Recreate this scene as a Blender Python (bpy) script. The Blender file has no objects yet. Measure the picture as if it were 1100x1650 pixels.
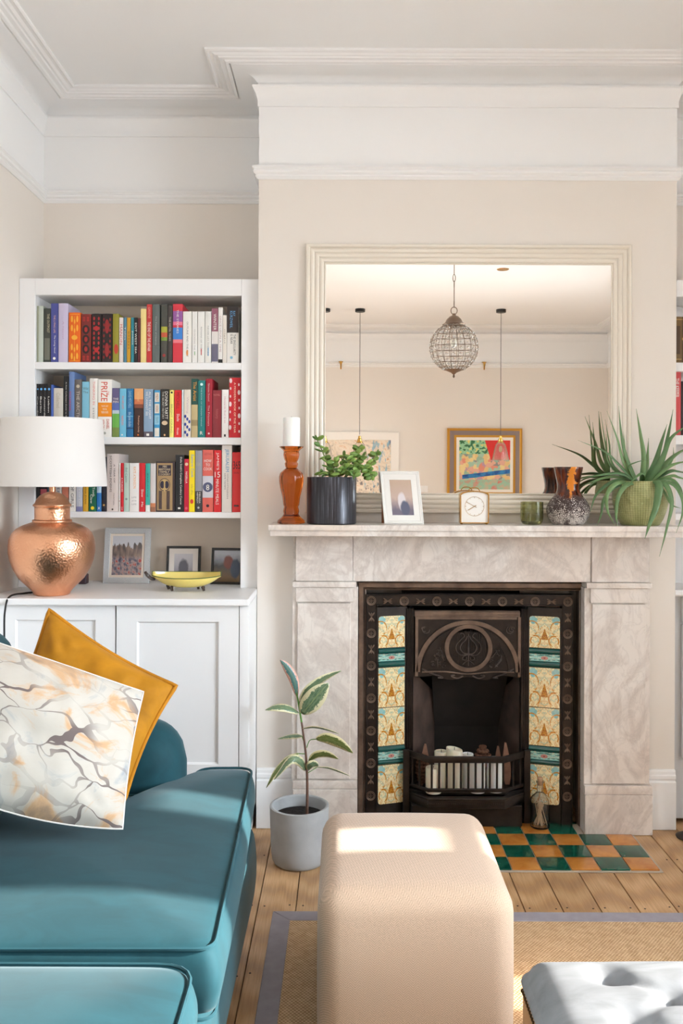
import bpy, bmesh, math, random
from mathutils import Vector, Matrix, noise
random.seed(7)
R = math.radians
C = bpy.context.scene.collection
SC = bpy.context.scene
# ------------------------------------------------------------------ camera
F = 1426.0; CX = 555.0; CY = 768.0; ROLL = 0.004; EYE = 1.35
cam = bpy.data.cameras.new('camera'); camo = bpy.data.objects.new('camera', cam); C.objects.link(camo)
cam.sensor_fit = 'VERTICAL'; cam.sensor_height = 36; cam.sensor_width = 24
cam.lens = F / 1650 * 36
cam.shift_x = -(CX - 550) / 1650; cam.shift_y = -(825 - CY) / 1650
cam.clip_start = 0.02
camo.location = (0, 0, EYE); camo.rotation_euler = (math.pi / 2, -ROLL, 0)
SC.camera = camo
# ------------------------------------------------------------------ world, sun, exposure
SC.view_settings.view_transform = 'Standard'; SC.view_settings.look = 'None'
SC.view_settings.gamma = 1; SC.view_settings.use_curve_mapping = False
SC.view_settings.exposure = 1.10
w = bpy.data.worlds.new('sky'); SC.world = w; w.use_nodes = True
wn = w.node_tree.nodes; wl = w.node_tree.links
tc = wn.new('ShaderNodeTexCoord'); sp = wn.new('ShaderNodeSeparateXYZ'); wl.new(tc.outputs['Generated'], sp.inputs[0])
cr = wn.new('ShaderNodeValToRGB'); wl.new(sp.outputs['Z'], cr.inputs[0])
cr.color_ramp.elements[0].position = 0.0; cr.color_ramp.elements[0].color = (.34, .36, .38, 1)
cr.color_ramp.elements[1].position = 0.04; cr.color_ramp.elements[1].color = (.765, .865, .97, 1)
bgn = wn['Background']; wl.new(cr.outputs[0], bgn.inputs[0]); bgn.inputs[1].default_value = 15.0
SUN_E = R(22.5)
sl = bpy.data.lights.new('sun', 'SUN'); sl.energy = 10.5; sl.angle = R(0.8); sl.color = (1.0, .95, .88)
so = bpy.data.objects.new('sun', sl); C.objects.link(so); so.location = (8, 2.4, 5)
d = Vector((-math.cos(SUN_E), 0.0, -math.sin(SUN_E)))
so.rotation_euler = d.to_track_quat('-Z', 'Y').to_euler()
# ------------------------------------------------------------------ helpers
def P(x, y, Y):
    u = x - CX; v = y - CY
    return Vector(((u + ROLL * v) * Y / F, Y, EYE - (v - ROLL * u) * Y / F))
def PX(x, Y, y=900): return P(x, y, Y).x
def PZ(y, Y, x=555): return P(x, y, Y).z

class MB:
    def __init__(s): s.v = []; s.f = []; s.mi = []; s.uv = None; s.cur = 0
    def add(s, vs, fs, mi=None):
        o = len(s.v); s.v += [tuple(v) for v in vs]
        s.f += [tuple(i + o for i in f) for f in fs]; s.mi += [s.cur if mi is None else mi] * len(fs)
        return s
    def box(s, x0, x1, y0, y1, z0, z1, mi=None):
        if x0 > x1: x0, x1 = x1, x0
        if y0 > y1: y0, y1 = y1, y0
        if z0 > z1: z0, z1 = z1, z0
        vs = [(x, y, z) for z in (z0, z1) for y in (y0, y1) for x in (x0, x1)]
        return s.add(vs, [(0, 2, 3, 1), (4, 5, 7, 6), (0, 1, 5, 4), (2, 6, 7, 3), (0, 4, 6, 2), (1, 3, 7, 5)], mi)
    def pbox(s, x0, x1, y0, y1, Yf, Yb, mi=None):      # pixel rectangle seen on plane Yf, extruded to Yb
        a = P(x0, (y0 + y1) / 2, Yf); b = P(x1, (y0 + y1) / 2, Yf); c = P((x0 + x1) / 2, y0, Yf); d = P((x0 + x1) / 2, y1, Yf)
        return s.box(a.x, b.x, Yf, Yb, d.z, c.z, mi)
    def lathe(s, prof, cx, cy, n=32, cap=True, rfun=None, mi=None):
        vs = []; fs = []
        for (r, z) in prof:
            for k in range(n):
                a = 2 * math.pi * k / n; rr = r * (rfun(a, z) if rfun else 1)
                vs.append((cx + rr * math.cos(a), cy + rr * math.sin(a), z))
        m = len(prof)
        for j in range(m - 1):
            for k in range(n):
                k2 = (k + 1) % n; fs.append((j * n + k, j * n + k2, (j + 1) * n + k2, (j + 1) * n + k))
        if cap:
            if prof[0][0] > 1e-6: fs.append(tuple(range(n))[::-1])
            if prof[-1][0] > 1e-6: fs.append(tuple((m - 1) * n + k for k in range(n)))
        return s.add(vs, fs, mi)
    def tube(s, pts, rad, n=8, closed=False, flat=1.0, up=None, cap=True, mi=None):
        pts = [Vector(p) for p in pts]; m = len(pts)
        rr = rad if hasattr(rad, '__len__') else [rad] * m
        vs = []; fs = []; prev = None
        for i in range(m):
            if closed: t = pts[(i + 1) % m] - pts[i - 1]
            else: t = pts[min(i + 1, m - 1)] - pts[max(i - 1, 0)]
            if t.length < 1e-9: t = Vector((0, 0, 1))
            t.normalize()
            if prev is None:
                h = Vector(up) if up else (Vector((0, 0, 1)) if abs(t.z) < .9 else Vector((1, 0, 0)))
                a = h - t * h.dot(t)
            else: a = prev - t * prev.dot(t)
            if a.length < 1e-6: a = t.orthogonal()
            a.normalize(); prev = a; b = t.cross(a)
            for k in range(n):
                an = 2 * math.pi * k / n
                vs.append(pts[i] + a * math.cos(an) * rr[i] * flat + b * math.sin(an) * rr[i])
        for i in range(m if closed else m - 1):
            i2 = (i + 1) % m
            for k in range(n):
                k2 = (k + 1) % n; fs.append((i * n + k, i * n + k2, i2 * n + k2, i2 * n + k))
        if cap and not closed: fs.append(tuple(range(n))[::-1]); fs.append(tuple((m - 1) * n + k for k in range(n)))
        return s.add(vs, fs, mi)
    def prism(s, poly, Yf, Yb, mi=None):               # polygon in XZ (ccw seen from -Y), extruded along Y
        n = len(poly); vs = [(x, Yf, z) for x, z in poly] + [(x, Yb, z) for x, z in poly]
        fs = [tuple(range(n)), tuple(range(n, 2 * n))[::-1]] + [(i, i + n, (i + 1) % n + n, (i + 1) % n) for i in range(n)]
        return s.add(vs, fs, mi)
    def ball(s, c, r, n=10, m=6, mi=None):
        rx, ry, rz = r if hasattr(r, '__len__') else (r, r, r)
        vs = [(c[0], c[1], c[2] - rz)]; fs = []
        for j in range(1, m):
            ph = -math.pi / 2 + math.pi * j / m
            for k in range(n):
                a = 2 * math.pi * k / n; vs.append((c[0] + rx * math.cos(ph) * math.cos(a), c[1] + ry * math.cos(ph) * math.sin(a), c[2] + rz * math.sin(ph)))
        vs.append((c[0], c[1], c[2] + rz)); L = len(vs) - 1
        for k in range(n):
            k2 = (k + 1) % n; fs.append((0, 1 + k2, 1 + k)); fs.append((L, 1 + (m - 2) * n + k, 1 + (m - 2) * n + k2))
            for j in range(m - 2): fs.append((1 + j * n + k, 1 + j * n + k2, 1 + (j + 1) * n + k2, 1 + (j + 1) * n + k))
        return s.add(vs, fs, mi)
    def ring(s, prof, path, closed=True, mi=None):     # rows of points: path is list of functions/points rows, prof not used
        return s
    def rows(s, rows, closed_u=False, closed_v=False, mi=None):
        m = len(rows); n = len(rows[0]); vs = [p for r in rows for p in r]; fs = []
        for i in range(m if closed_u else m - 1):
            i2 = (i + 1) % m
            for k in range(n if closed_v else n - 1):
                k2 = (k + 1) % n; fs.append((i * n + k, i * n + k2, i2 * n + k2, i2 * n + k))
        return s.add(vs, fs, mi)
    def frame(s, x0, x1, z0, z1, prof, mi=None):       # rectangular moulding in XZ: prof is a closed list of (inset, Y)
        rows = []
        for (d, y) in prof: rows.append([(x0 + d, y, z0 + d), (x1 - d, y, z0 + d), (x1 - d, y, z1 - d), (x0 + d, y, z1 - d)])
        return s.rows(rows, True, True, mi)
    def xf(s, M, start=0):
        for i in range(start, len(s.v)): s.v[i] = tuple(M @ Vector(s.v[i]))
        return s

def wloc(o):
    l = Vector(o.location); p = o.parent
    while p: l += Vector(p.location); p = p.parent
    return l
MESHES = {}
def part(name, mb, m, parent=None, origin=None, smooth=None, bevel=0, bseg=1, label=None, cat=None, group=None, kind=None, sub=0):
    me = bpy.data.meshes.new(name)
    pl = wloc(parent) if parent else Vector((0, 0, 0))
    if origin is None:
        o3 = pl.copy() if parent else Vector((0, 0, 0))
    else: o3 = Vector(origin)
    me.from_pydata([(v[0] - o3.x, v[1] - o3.y, v[2] - o3.z) for v in mb.v], [], mb.f)
    ms = m if isinstance(m, (list, tuple)) else [m]
    for q in ms: me.materials.append(q)
    if len(ms) > 1:
        for p, i in zip(me.polygons, mb.mi): p.material_index = i
    if mb.uv: 
        uvl = me.uv_layers.new(name='UVMap')
        for lp in me.loops: uvl.data[lp.index].uv = mb.uv[lp.vertex_index]
    bm = bmesh.new(); bm.from_mesh(me)
    if not mb.uv: bmesh.ops.recalc_face_normals(bm, faces=bm.faces)
    if bevel: bmesh.ops.bevel(bm, geom=[e for e in bm.edges if len(e.link_faces) == 2 and e.calc_face_angle(0) > .6], offset=bevel, segments=bseg, affect='EDGES', profile=.7, clamp_overlap=True)
    bm.to_mesh(me); bm.free()
    ang = 35 if smooth is None else smooth
    if ang:
        for p in me.polygons: p.use_smooth = True
        me.set_sharp_from_angle(angle=R(ang))
    ob = bpy.data.objects.new(name, me); C.objects.link(ob)
    if parent: ob.parent = parent
    ob.location = o3 - pl
    if sub:
        md = ob.modifiers.new('smooth', 'SUBSURF'); md.levels = sub; md.render_levels = sub
    tag(ob, label, cat, group, kind)
    return ob
def tag(o, label=None, cat=None, group=None, kind=None):
    if label: o['label'] = label
    if cat: o['category'] = cat
    if group: o['group'] = group
    if kind: o['kind'] = kind
    return o
def thing(name, label, cat, loc=(0, 0, 0), group=None):
    o = bpy.data.objects.new(name, None); C.objects.link(o); o.location = loc; o.empty_display_size = .05
    return tag(o, label, cat, group)
def dup(o, name, parent, loc):
    c = o.copy(); C.objects.link(c); c.name = name; c.parent = parent; c.location = Vector(loc) - (wloc(parent) if parent else Vector((0, 0, 0)))
    return c
def struct(name, mb, m, **k):
    return part(name, mb, m, kind='structure', **k)
def cat_spline(pts, n):
    pts = [Vector(p) for p in pts]
    if len(pts) == 2: return [pts[0].lerp(pts[1], i / n) for i in range(n + 1)]
    out = []; q = [pts[0] * 2 - pts[1]] + pts + [pts[-1] * 2 - pts[-2]]; seg = len(pts) - 1
    for i in range(n + 1):
        t = i / n * seg; k = min(int(t), seg - 1); t -= k; a, b, c, e = q[k:k + 4]
        out.append(.5 * ((2 * b) + (c - a) * t + (2 * a - 5 * b + 4 * c - e) * t * t + (3 * b - a - 3 * c + e) * t ** 3))
    return out
# ------------------------------------------------------------------ materials
def lin(c):
    if isinstance(c, (int, float)): c = (c, c, c)
    f = lambda v: (v / 255 / 12.92) if v / 255 <= .04045 else ((v / 255 + .055) / 1.055) ** 2.4
    return tuple(f(v) for v in c[:3]) + (1,)
class NT:
    def __init__(s, name):
        s.m = bpy.data.materials.new(name); s.m.use_nodes = True; s.t = s.m.node_tree; s.b = s.t.nodes['Principled BSDF']; s.out = s.t.nodes['Material Output']
        s._c = None
    def n(s, ty, ins=None, **pr):
        nd = s.t.nodes.new('ShaderNode' + ty)
        for k, v in pr.items(): setattr(nd, k, v)
        for k, v in (ins or {}).items(): s.set(nd.inputs[k], v)
        return nd
    def set(s, inp, v):
        if isinstance(v, bpy.types.NodeSocket): s.t.links.new(v, inp)
        elif isinstance(v, bpy.types.Node): s.t.links.new(v.outputs[0], inp)
        else: inp.default_value = v
    def p(s, **k):
        for a, v in k.items():
            s.set(s.b.inputs[{'col': 'Base Color', 'rough': 'Roughness', 'metal': 'Metallic', 'normal': 'Normal', 'coat': 'Coat Weight', 'sheen': 'Sheen Weight', 'sheenr': 'Sheen Roughness', 'sheent': 'Sheen Tint', 'trans': 'Transmission Weight', 'ior': 'IOR', 'spec': 'Specular IOR Level', 'alpha': 'Alpha', 'sss': 'Subsurface Weight', 'coatr': 'Coat Roughness', 'emc': 'Emission Color', 'ems': 'Emission Strength'}[a]], v)
        return s
    def co(s, kind='Object', scale=(1, 1, 1), loc=(0, 0, 0), rot=(0, 0, 0)):
        t = s.n('TexCoord'); mp = s.n('Mapping', {'Vector': t.outputs[kind], 'Scale': scale, 'Location': loc, 'Rotation': rot}); return mp.outputs[0]
    def noise(s, v, scale=5, detail=4, rough=.5, dist=0): return s.n('TexNoise', {'Vector': v, 'Scale': scale, 'Detail': detail, 'Roughness': rough, 'Distortion': dist})
    def ramp(s, f, stops, interp='LINEAR'):
        r = s.n('ValToRGB', {0: f}); r.color_ramp.interpolation = interp; e = r.color_ramp.elements
        while len(e) < len(stops): e.new(.5)
        for q, (pos, c) in zip(e, stops): q.position = pos; q.color = c if len(c) == 4 else c + (1,)
        return r.outputs[0]
    def mix(s, f, a, b, mode='MIX'):
        m = s.n('Mix', data_type='RGBA', blend_type=mode); s.set(m.inputs[0], f); s.set(m.inputs[6], a); s.set(m.inputs[7], b); return m.outputs[2]
    def math(s, op, a, b=0.0, c=0.0):
        m = s.n('Math', operation=op); s.set(m.inputs[0], a); s.set(m.inputs[1], b); s.set(m.inputs[2], c); return m.outputs[0]
    def bump(s, h, strength=.3, dist=.002): 
        b = s.n('Bump', {'Height': h, 'Strength': strength, 'Distance': dist}); s.p(normal=b.outputs[0]); return s
BW = lambda v: (v, v, v, 1)
MATS = {}
def mat(name, c, rough=.5, metal=0, nz=None, bump=None, **k):
    key = name
    if key in MATS: return MATS[key]
    t = NT(name); col = lin(c)
    if nz:   # (scale, amount)
        nn = t.noise(t.co(), nz[0]); a = nz[1]
        c0 = tuple(max(0, v * (1 - a)) for v in col[:3]) + (1,); c1 = tuple(min(1, v * (1 + a)) for v in col[:3]) + (1,)
        t.p(col=t.ramp(nn.outputs[0], [(.3, c0), (.7, c1)]))
    else: t.p(col=col)
    t.p(rough=rough, metal=metal, **k)
    if bump: t.bump(t.noise(t.co(), bump[0], 3).outputs[0], bump[1], bump[2] if len(bump) > 2 else .002)
    MATS[key] = t.m; return t.m
def cm(c, rough=.45):       # plain printed colour
    return mat('print %d %d %d' % tuple(c), c, rough)

M_wall = mat('beige wall paint', (234, 226, 217), .7, bump=(160, .06, .001))
M_white = mat('white ceiling paint', (245, 244, 243), .7, bump=(90, .04, .001))
M_trim = mat('white gloss trim', (244, 243, 242), .42)
M_joinery = mat('white satin joinery', (242, 241, 241), .38, bump=(25, .03, .002))
M_greyjoin = mat('pale grey joinery', (205, 206, 208), .4)
def m_floor():
    t = NT('pine floorboard'); oi = t.n('ObjectInfo'); tcn = t.n('TexCoord')
    rnd = t.math('MULTIPLY', oi.outputs['Random'], 37.0); off = t.n('CombineXYZ', {0: rnd, 1: rnd, 2: 0.0})
    v = t.n('VectorMath', {0: tcn.outputs['Object'], 1: off.outputs[0]}, operation='ADD').outputs[0]
    m1 = t.n('Mapping', {'Vector': v, 'Scale': (9, .9, 1)}); big = t.noise(m1.outputs[0], 2.2, 3, .5, .6)
    wv = t.n('TexWave', {'Vector': m1.outputs[0], 'Scale': 2.2, 'Distortion': 5.0, 'Detail': 2.0, 'Detail Scale': .6}, wave_type='RINGS')
    m2 = t.n('Mapping', {'Vector': v, 'Scale': (60, 1.6, 1)}); fine = t.noise(m2.outputs[0], 4, 5, .65)
    base = t.ramp(fine.outputs[0], [(.25, lin((186, 146, 103))), (.55, lin((212, 174, 130))), (.8, lin((224, 190, 148)))])
    g = t.ramp(wv.outputs[0], [(.0, lin((150, 105, 66))), (.35, lin((205, 165, 120))), (1, lin((255, 250, 245)))])
    c = t.mix(.36, base, g, 'MULTIPLY')
    m3 = t.n('Mapping', {'Vector': v, 'Scale': (11, 4.2, 1)}); vo = t.n('TexVoronoi', {'Vector': m3.outputs[0], 'Scale': 1.0})
    knot = t.math('MULTIPLY', t.ramp(vo.outputs['Distance'], [(.05, BW(1)), (.11, BW(0))]), t.math('GREATER_THAN', t.n('SeparateColor', {0: vo.outputs['Color']}).outputs[0], .72)); c = t.mix(t.math('MULTIPLY', knot, .8), c, lin((95, 58, 34)))
    hsv = t.n('HueSaturation', {'Color': c, 'Value': t.math('MULTIPLY_ADD', oi.outputs['Random'], .22, .88), 'Saturation': 1.0})
    t.p(col=hsv.outputs[0], rough=t.ramp(big.outputs[0], [(.2, BW(.34)), (.8, BW(.52))])); t.bump(fine.outputs[0], .12, .001); return t.m
M_floor = m_floor()
M_gap = mat('dark gap under boards', (30, 22, 16), .9)
M_nail = mat('dark nail head', (55, 42, 34), .6)
def m_marble():
    t = NT('veined marble'); v = t.co(scale=(1.15, 1, .7)); n1 = t.noise(v, 3.2, 8, .62, 1.6); n2 = t.noise(v, 9, 7, .6, 2.2); n3 = t.noise(v, 1.4, 3, .5)
    vein = t.ramp(n1.outputs[0], [(.40, BW(0)), (.475, BW(1)), (.50, BW(.9)), (.57, BW(0))])
    vein2 = t.ramp(n2.outputs[0], [(.44, BW(0)), (.49, BW(.7)), (.54, BW(0))])
    base = t.ramp(n3.outputs[0], [(.3, lin((232, 222, 212))), (.5, lin((236, 229, 223))), (.7, lin((228, 208, 192)))])
    c = t.mix(t.math('MULTIPLY', vein, .42), base, lin((186, 170, 160))); c = t.mix(t.math('MULTIPLY', vein2, .25), c, lin((158, 146, 140)))
    t.p(col=c, rough=.3); t.bump(n2.outputs[0], .05, .002); return t.m
M_marble = m_marble()
def m_iron(name, c1, c2, r0=.38):
    t = NT(name); n1 = t.noise(t.co(), 14, 5, .6); n2 = t.noise(t.co(), 220, 2)
    t.p(col=t.ramp(n1.outputs[0], [(.35, lin(c1)), (.7, lin(c2))]), rough=r0, metal=.55, spec=.5); t.bump(n2.outputs[0], .15, .001); return t.m
M_iron = m_iron('blackened cast iron', (38, 33, 31), (62, 53, 48))
M_ironbr = m_iron('worn brown cast iron', (100, 84, 74), (146, 124, 108), .40)
M_soot = mat('sooty firebox', (30, 26, 24), .85, nz=(9, .5))
M_fireclay = mat('soot stained fireclay', (78, 62, 54), .85, nz=(8, .6))
def velvet(name, c, sh=.3):
    t = NT(name); n1 = t.noise(t.co(scale=(1, 2.2, 1)), 7, 5, .6, .8); col = lin(c)
    dk = tuple(v * .82 for v in col[:3]) + (1,); lt = tuple(min(1, v * 1.22) for v in col[:3]) + (1,)
    t.p(col=t.ramp(n1.outputs[0], [(.3, dk), (.7, lt)]), rough=.75, sheen=sh, sheenr=.4, sheent=tuple(min(1, v * 1.2 + .3) for v in col[:3]) + (1,), spec=.25)
    n2 = t.noise(t.co(), 900, 1); t.bump(n2.outputs[0], .12, .0006); return t.m
M_teal = velvet('teal velvet', (20, 62, 70), .55); M_tealpipe = velvet('dark teal piping', (30, 68, 76))
M_must = velvet('mustard velvet', (168, 112, 16), .35); M_mustpipe = velvet('mustard piping', (176, 114, 16))
def m_copper():
    t = NT('hammered copper'); vo = t.n('TexVoronoi', {'Vector': t.co(), 'Scale': 150.0}, feature='SMOOTH_F1'); n1 = t.noise(t.co(), 6, 3)
    t.p(col=t.ramp(n1.outputs[0], [(.3, lin((222, 164, 128))), (.7, lin((232, 180, 146)))]), rough=.32, metal=1); t.bump(vo.outputs['Distance'], .45, .003); return t.m
M_copper = m_copper(); M_copperplain = mat('smooth copper', (222, 164, 128), .3, 1)
def m_twill(name, c, scale=420, amt=.26):
    t = NT(name); v = t.co()
    sx = t.n('SeparateXYZ', {0: v})
    zig = t.math('PINGPONG', t.math('ADD', sx.outputs[0], sx.outputs[1]), .011)
    ph = t.math('ADD', t.math('ADD', t.math('MULTIPLY', zig, 1.0), sx.outputs[2]), t.math('MULTIPLY', sx.outputs[1], .6))
    s1 = t.math('SINE', t.math('MULTIPLY', ph, 1150.0)); n = t.noise(v, 500, 2); n0 = t.noise(v, 9, 3)
    h = t.math('ADD', t.math('MULTIPLY', s1, .22), n.outputs[0]); col = lin(c)
    dk = tuple(q * (1 - amt) for q in col[:3]) + (1,); lt = tuple(min(1, q * (1 + amt)) for q in col[:3]) + (1,)
    c0 = t.ramp(h, [(.1, dk), (.9, lt)]); t.p(col=c0, rough=.9, sheen=.25, spec=.2); t.bump(h, .2, .001); return t.m
M_pouf = m_twill('oatmeal herringbone wool', (200, 172, 148))
M_stool = velvet('white grey velvet', (124, 124, 125), .08)
M_oak = mat('light oak', (176, 128, 84), .5, nz=(20, .2))
M_brass = mat('polished brass', (205, 160, 84), .25, 1); M_gold = mat('gilt moulding', (206, 150, 60), .38, .7)
M_nailstud = mat('antique brass stud', (92, 72, 48), .35, 1)
def m_glass(name, c, rough=.02, ior=1.45):
    t = NT(name); t.p(col=lin(c), rough=rough, trans=1.0, ior=ior); return t.m
M_glass = m_glass('clear glass', (250, 250, 250)); M_amber = m_glass('amber glass', (222, 118, 42), .03)
M_green = m_glass('bubbled olive glass', (206, 210, 168), .08)
def m_pane():
    t = NT('window pane glass'); tr = t.n('BsdfTransparent', {0: (.96, .97, .97, 1)}); gl = t.n('BsdfGlossy', {'Roughness': .02}); fr = t.n('Fresnel', {'IOR': 1.45})
    mx = t.n('MixShader', {0: fr.outputs[0], 1: tr.outputs[0], 2: gl.outputs[0]}); t.t.links.new(mx.outputs[0], t.out.inputs[0]); return t.m
M_pane = m_pane()
M_mirror = mat('mirror silvering', (242, 239, 235), .005, 1)
M_cream = mat('champagne lacquer', (238, 229, 215), .2, 0, coat=.4)
M_wax = mat('ivory wax', (240, 230, 208), .5, sss=.15); M_waxw = mat('white wax', (246, 244, 240), .45, sss=.15)
M_black = mat('black lacquer', (22, 20, 20), .4); M_cable = mat('black cable', (18, 18, 20), .5)
M_paper = mat('page edges', (232, 224, 205), .85, nz=(300, .06))
M_soil = mat('dark soil', (26, 20, 18), .95, bump=(120, .8, .006))
M_concrete = mat('grey concrete', (170, 172, 173), .75, nz=(12, .09), bump=(60, .25, .002))
def m_basket(name, c1, c2, sc):
    t = NT(name); v = t.co(); sx = t.n('SeparateXYZ', {0: v})
    a = t.math('SINE', t.math('MULTIPLY', sx.outputs[0], sc)); b = t.math('SINE', t.math('MULTIPLY', sx.outputs[1], sc * .8)); h = t.math('MULTIPLY', a, b)
    n = t.noise(v, 60, 3); hh = t.math('ADD', t.math('MULTIPLY', h, .5), n.outputs[0])
    t.p(col=t.ramp(hh, [(.15, lin(c1)), (.85, lin(c2))]), rough=.85); t.bump(hh, .5, .003); return t.m
M_sisal = m_basket('woven sisal', (176, 138, 98), (224, 192, 152), 620)
M_tape = mat('grey cotton rug border', (158, 152, 160), .85, nz=(30, .08), bump=(700, .2, .001))
M_grout = mat('tile grout', (190, 176, 160), .85)
def m_tile(name, c1, c2):
    t = NT(name); oi = t.n('ObjectInfo'); v = t.n('VectorMath', {0: t.co(), 1: t.n('CombineXYZ', {0: t.math('MULTIPLY', oi.outputs['Random'], 20.0), 1: 0.0, 2: 0.0}).outputs[0]}, operation='ADD').outputs[0]
    n = t.noise(v, 14, 4, .6, .5); t.p(col=t.ramp(n.outputs[0], [(.3, lin(c1)), (.7, lin(c2))]), rough=.12, coat=.3); t.bump(t.noise(v, 22, 2).outputs[0], .12, .003); return t.m
M_tgreen = m_tile('green glazed tile', (6, 66, 54), (16, 98, 78)); M_torange = m_tile('amber glazed tile', (186, 112, 44), (222, 152, 72))
M_gstrip = mat('green glazed moulding', (14, 82, 78), .14, coat=.4)
def m_nouveau(name, small=False):
    t = NT(name); uvn = t.n('UVMap'); sx = t.n('SeparateXYZ', {0: uvn.outputs[0]})
    u = t.math('ABSOLUTE', t.math('SUBTRACT', sx.outputs[0], .5)); v = sx.outputs[1]
    n = t.noise(t.n('CombineXYZ', {0: t.math('MULTIPLY', u, 1.3), 1: v, 2: 3.1 if small else .7}).outputs[0], 5.5 if not small else 4.0, 2, .5, 1.6)
    n2 = t.noise(t.n('CombineXYZ', {0: u, 1: v, 2: 9.3}).outputs[0], 4.0, 2, .5, 1.2)
    if not small:
        line = t.ramp(n.outputs[0], [(.46, BW(0)), (.49, BW(1)), (.52, BW(1)), (.55, BW(0))])
        c = t.mix(t.math('MULTIPLY', line, .8), lin((246, 232, 186)), lin((214, 152, 56)))
        l2 = t.ramp(n2.outputs[0], [(.52, BW(0)), (.56, BW(.75)), (.62, BW(0))]); c = t.mix(l2, c, lin((150, 185, 165)))
        # bell figure in the centre: dark amber triangle
        tri = t.math('SUBTRACT', t.math('MULTIPLY', t.math('SUBTRACT', .62, v), .36), u)
        inb = t.math('MULTIPLY', t.math('GREATER_THAN', tri, 0.0), t.math('GREATER_THAN', v, .26)); 
        st = t.ramp(t.noise(uvn.outputs[0], 26, 2).outputs[0], [(.4, lin((214, 150, 40))), (.62, lin((150, 74, 14)))])
        c = t.mix(inb, c, st)
        dd = t.math('ADD', t.math('POWER', t.math('SUBTRACT', u, .36), 2.0), t.math('POWER', t.math('SUBTRACT', v, .87), 2.0))
        cor = t.math('LESS_THAN', dd, t.math('MULTIPLY', n.outputs[0], .032)); c = t.mix(t.math('MULTIPLY', cor, .8), c, lin((110, 190, 200)))
        sw = t.math('ABSOLUTE', t.math('SUBTRACT', t.math('SQRT', t.math('ADD', t.math('POWER', t.math('SUBTRACT', u, .30), 2.0), t.math('POWER', t.math('SUBTRACT', v, .22), 2.0))), .16))
        c = t.mix(t.math('MULTIPLY', t.math('LESS_THAN', sw, .020), t.math('GREATER_THAN', n2.outputs[0], .46)), c, lin((200, 128, 30)))
        sw2 = t.math('ABSOLUTE', t.math('SUBTRACT', t.math('SQRT', t.math('ADD', t.math('POWER', t.math('SUBTRACT', u, .42), 2.0), t.math('POWER', t.math('SUBTRACT', v, .62), 2.0))), .22))
        c = t.mix(t.math('MULTIPLY', t.math('LESS_THAN', sw2, .018), t.math('GREATER_THAN', n2.outputs[0], .44)), c, lin((205, 140, 50)))
    else:
        dd = t.math('SQRT', t.math('ADD', t.math('POWER', u, 2.0), t.math('POWER', t.math('MULTIPLY', t.math('SUBTRACT', v, .45), .45), 2.0)))
        l2 = t.ramp(n2.outputs[0], [(.45, lin((130, 205, 200))), (.5, lin((228, 220, 190))), (.56, lin((120, 190, 190))), (.62, lin((80, 130, 120)))])
        c = t.mix(t.math('LESS_THAN', dd, .12), l2, lin((190, 130, 120))); c = t.mix(t.math('LESS_THAN', dd, .035), c, lin((120, 60, 60)))
    t.p(col=c, rough=.14, coat=.4); t.bump(n.outputs[0], .25, .003); return t.m
M_tileA = m_nouveau('cream art nouveau tile'); M_tileB = m_nouveau('aqua flower tile', True)
def m_flecks(name, base, specs, scale=4, rough=.8, coord='UV'):
    t = NT(name); v = t.co(coord); 
    n = t.noise(v, scale, 4, .55, 1.5); c = t.ramp(n.outputs[0], specs, 'LINEAR'); t.p(col=c, rough=rough); return t.m
def m_pillow():
    t = NT('marbled linen print'); v = t.co('UV'); w1 = t.noise(v, 2.2, 3, .5)
    vv = t.mix(.33, v, w1.outputs['Color']); mp = t.n('Mapping', {'Vector': vv, 'Scale': (5.2, 8.5, 1), 'Rotation': (0, 0, .6)})
    vo = t.n('TexVoronoi', {'Vector': mp.outputs[0], 'Scale': 1.15}, feature='DISTANCE_TO_EDGE')
    thick = t.noise(v, 3.0, 2); th = t.math('MULTIPLY', t.ramp(thick.outputs[0], [(.42, BW(0)), (.7, BW(1))]), .11)
    line = t.math('LESS_THAN', vo.outputs['Distance'], t.math('ADD', th, .012)); fade = t.ramp(t.noise(v, 1.7, 2).outputs[0], [(.42, BW(.12)), (.56, BW(1))])
    n1 = t.noise(v, 3.2, 5, .6, 1.2); base = t.ramp(n1.outputs[0], [(.30, lin((150, 152, 154))), (.41, lin((184, 176, 165))), (.52, lin((182, 173, 161))), (.61, lin((190, 152, 114))), (.72, lin((160, 130, 104)))])
    c = t.mix(t.math('MULTIPLY', line, fade), base, lin((104, 90, 86))); wv = t.noise(t.co('UV', (90, 90, 1)), 6, 2)
    t.p(col=c, rough=.85, sheen=.1); t.bump(wv.outputs[0], .1, .001); return t.m
M_pillow = m_pillow()
# ================================================================== SETTING
XL, XR, YB, YF = -1.268, 2.75, 3.72, -2.45      # left wall, right wall, alcove back wall, rear wall
BX0, BX1, BY = -0.335, 1.275, 3.41              # chimney breast
ZC, ZR = 2.914, 2.50                            # ceiling, picture rail
def wall(name, axis, c, out, s0, s1, holes=(), z1=ZC, th=.10):
    """wall slab: axis 'x' = plane x=c running along y; out = +1/-1 side away from the room; holes (s0,s1,z0,z1)"""
    ss = sorted({s0, s1} | {h[0] for h in holes} | {h[1] for h in holes}); zs = sorted({0, ZR, z1} | {h[2] for h in holes} | {h[3] for h in holes})
    m = MB()
    for a, b in zip(ss, ss[1:]):
        for p, q in zip(zs, zs[1:]):
            if any(h[0] <= a and b <= h[1] and h[2] <= p and q <= h[3] for h in holes): continue
            mi = 1 if p >= ZR - 1e-6 else 0; c2 = c + out * th
            if axis == 'x': m.box(min(c, c2), max(c, c2), a, b, p, q, mi)
            else: m.box(a, b, min(c, c2), max(c, c2), p, q, mi)
    return struct(name, m, [M_wall, M_white], smooth=0)
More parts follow.
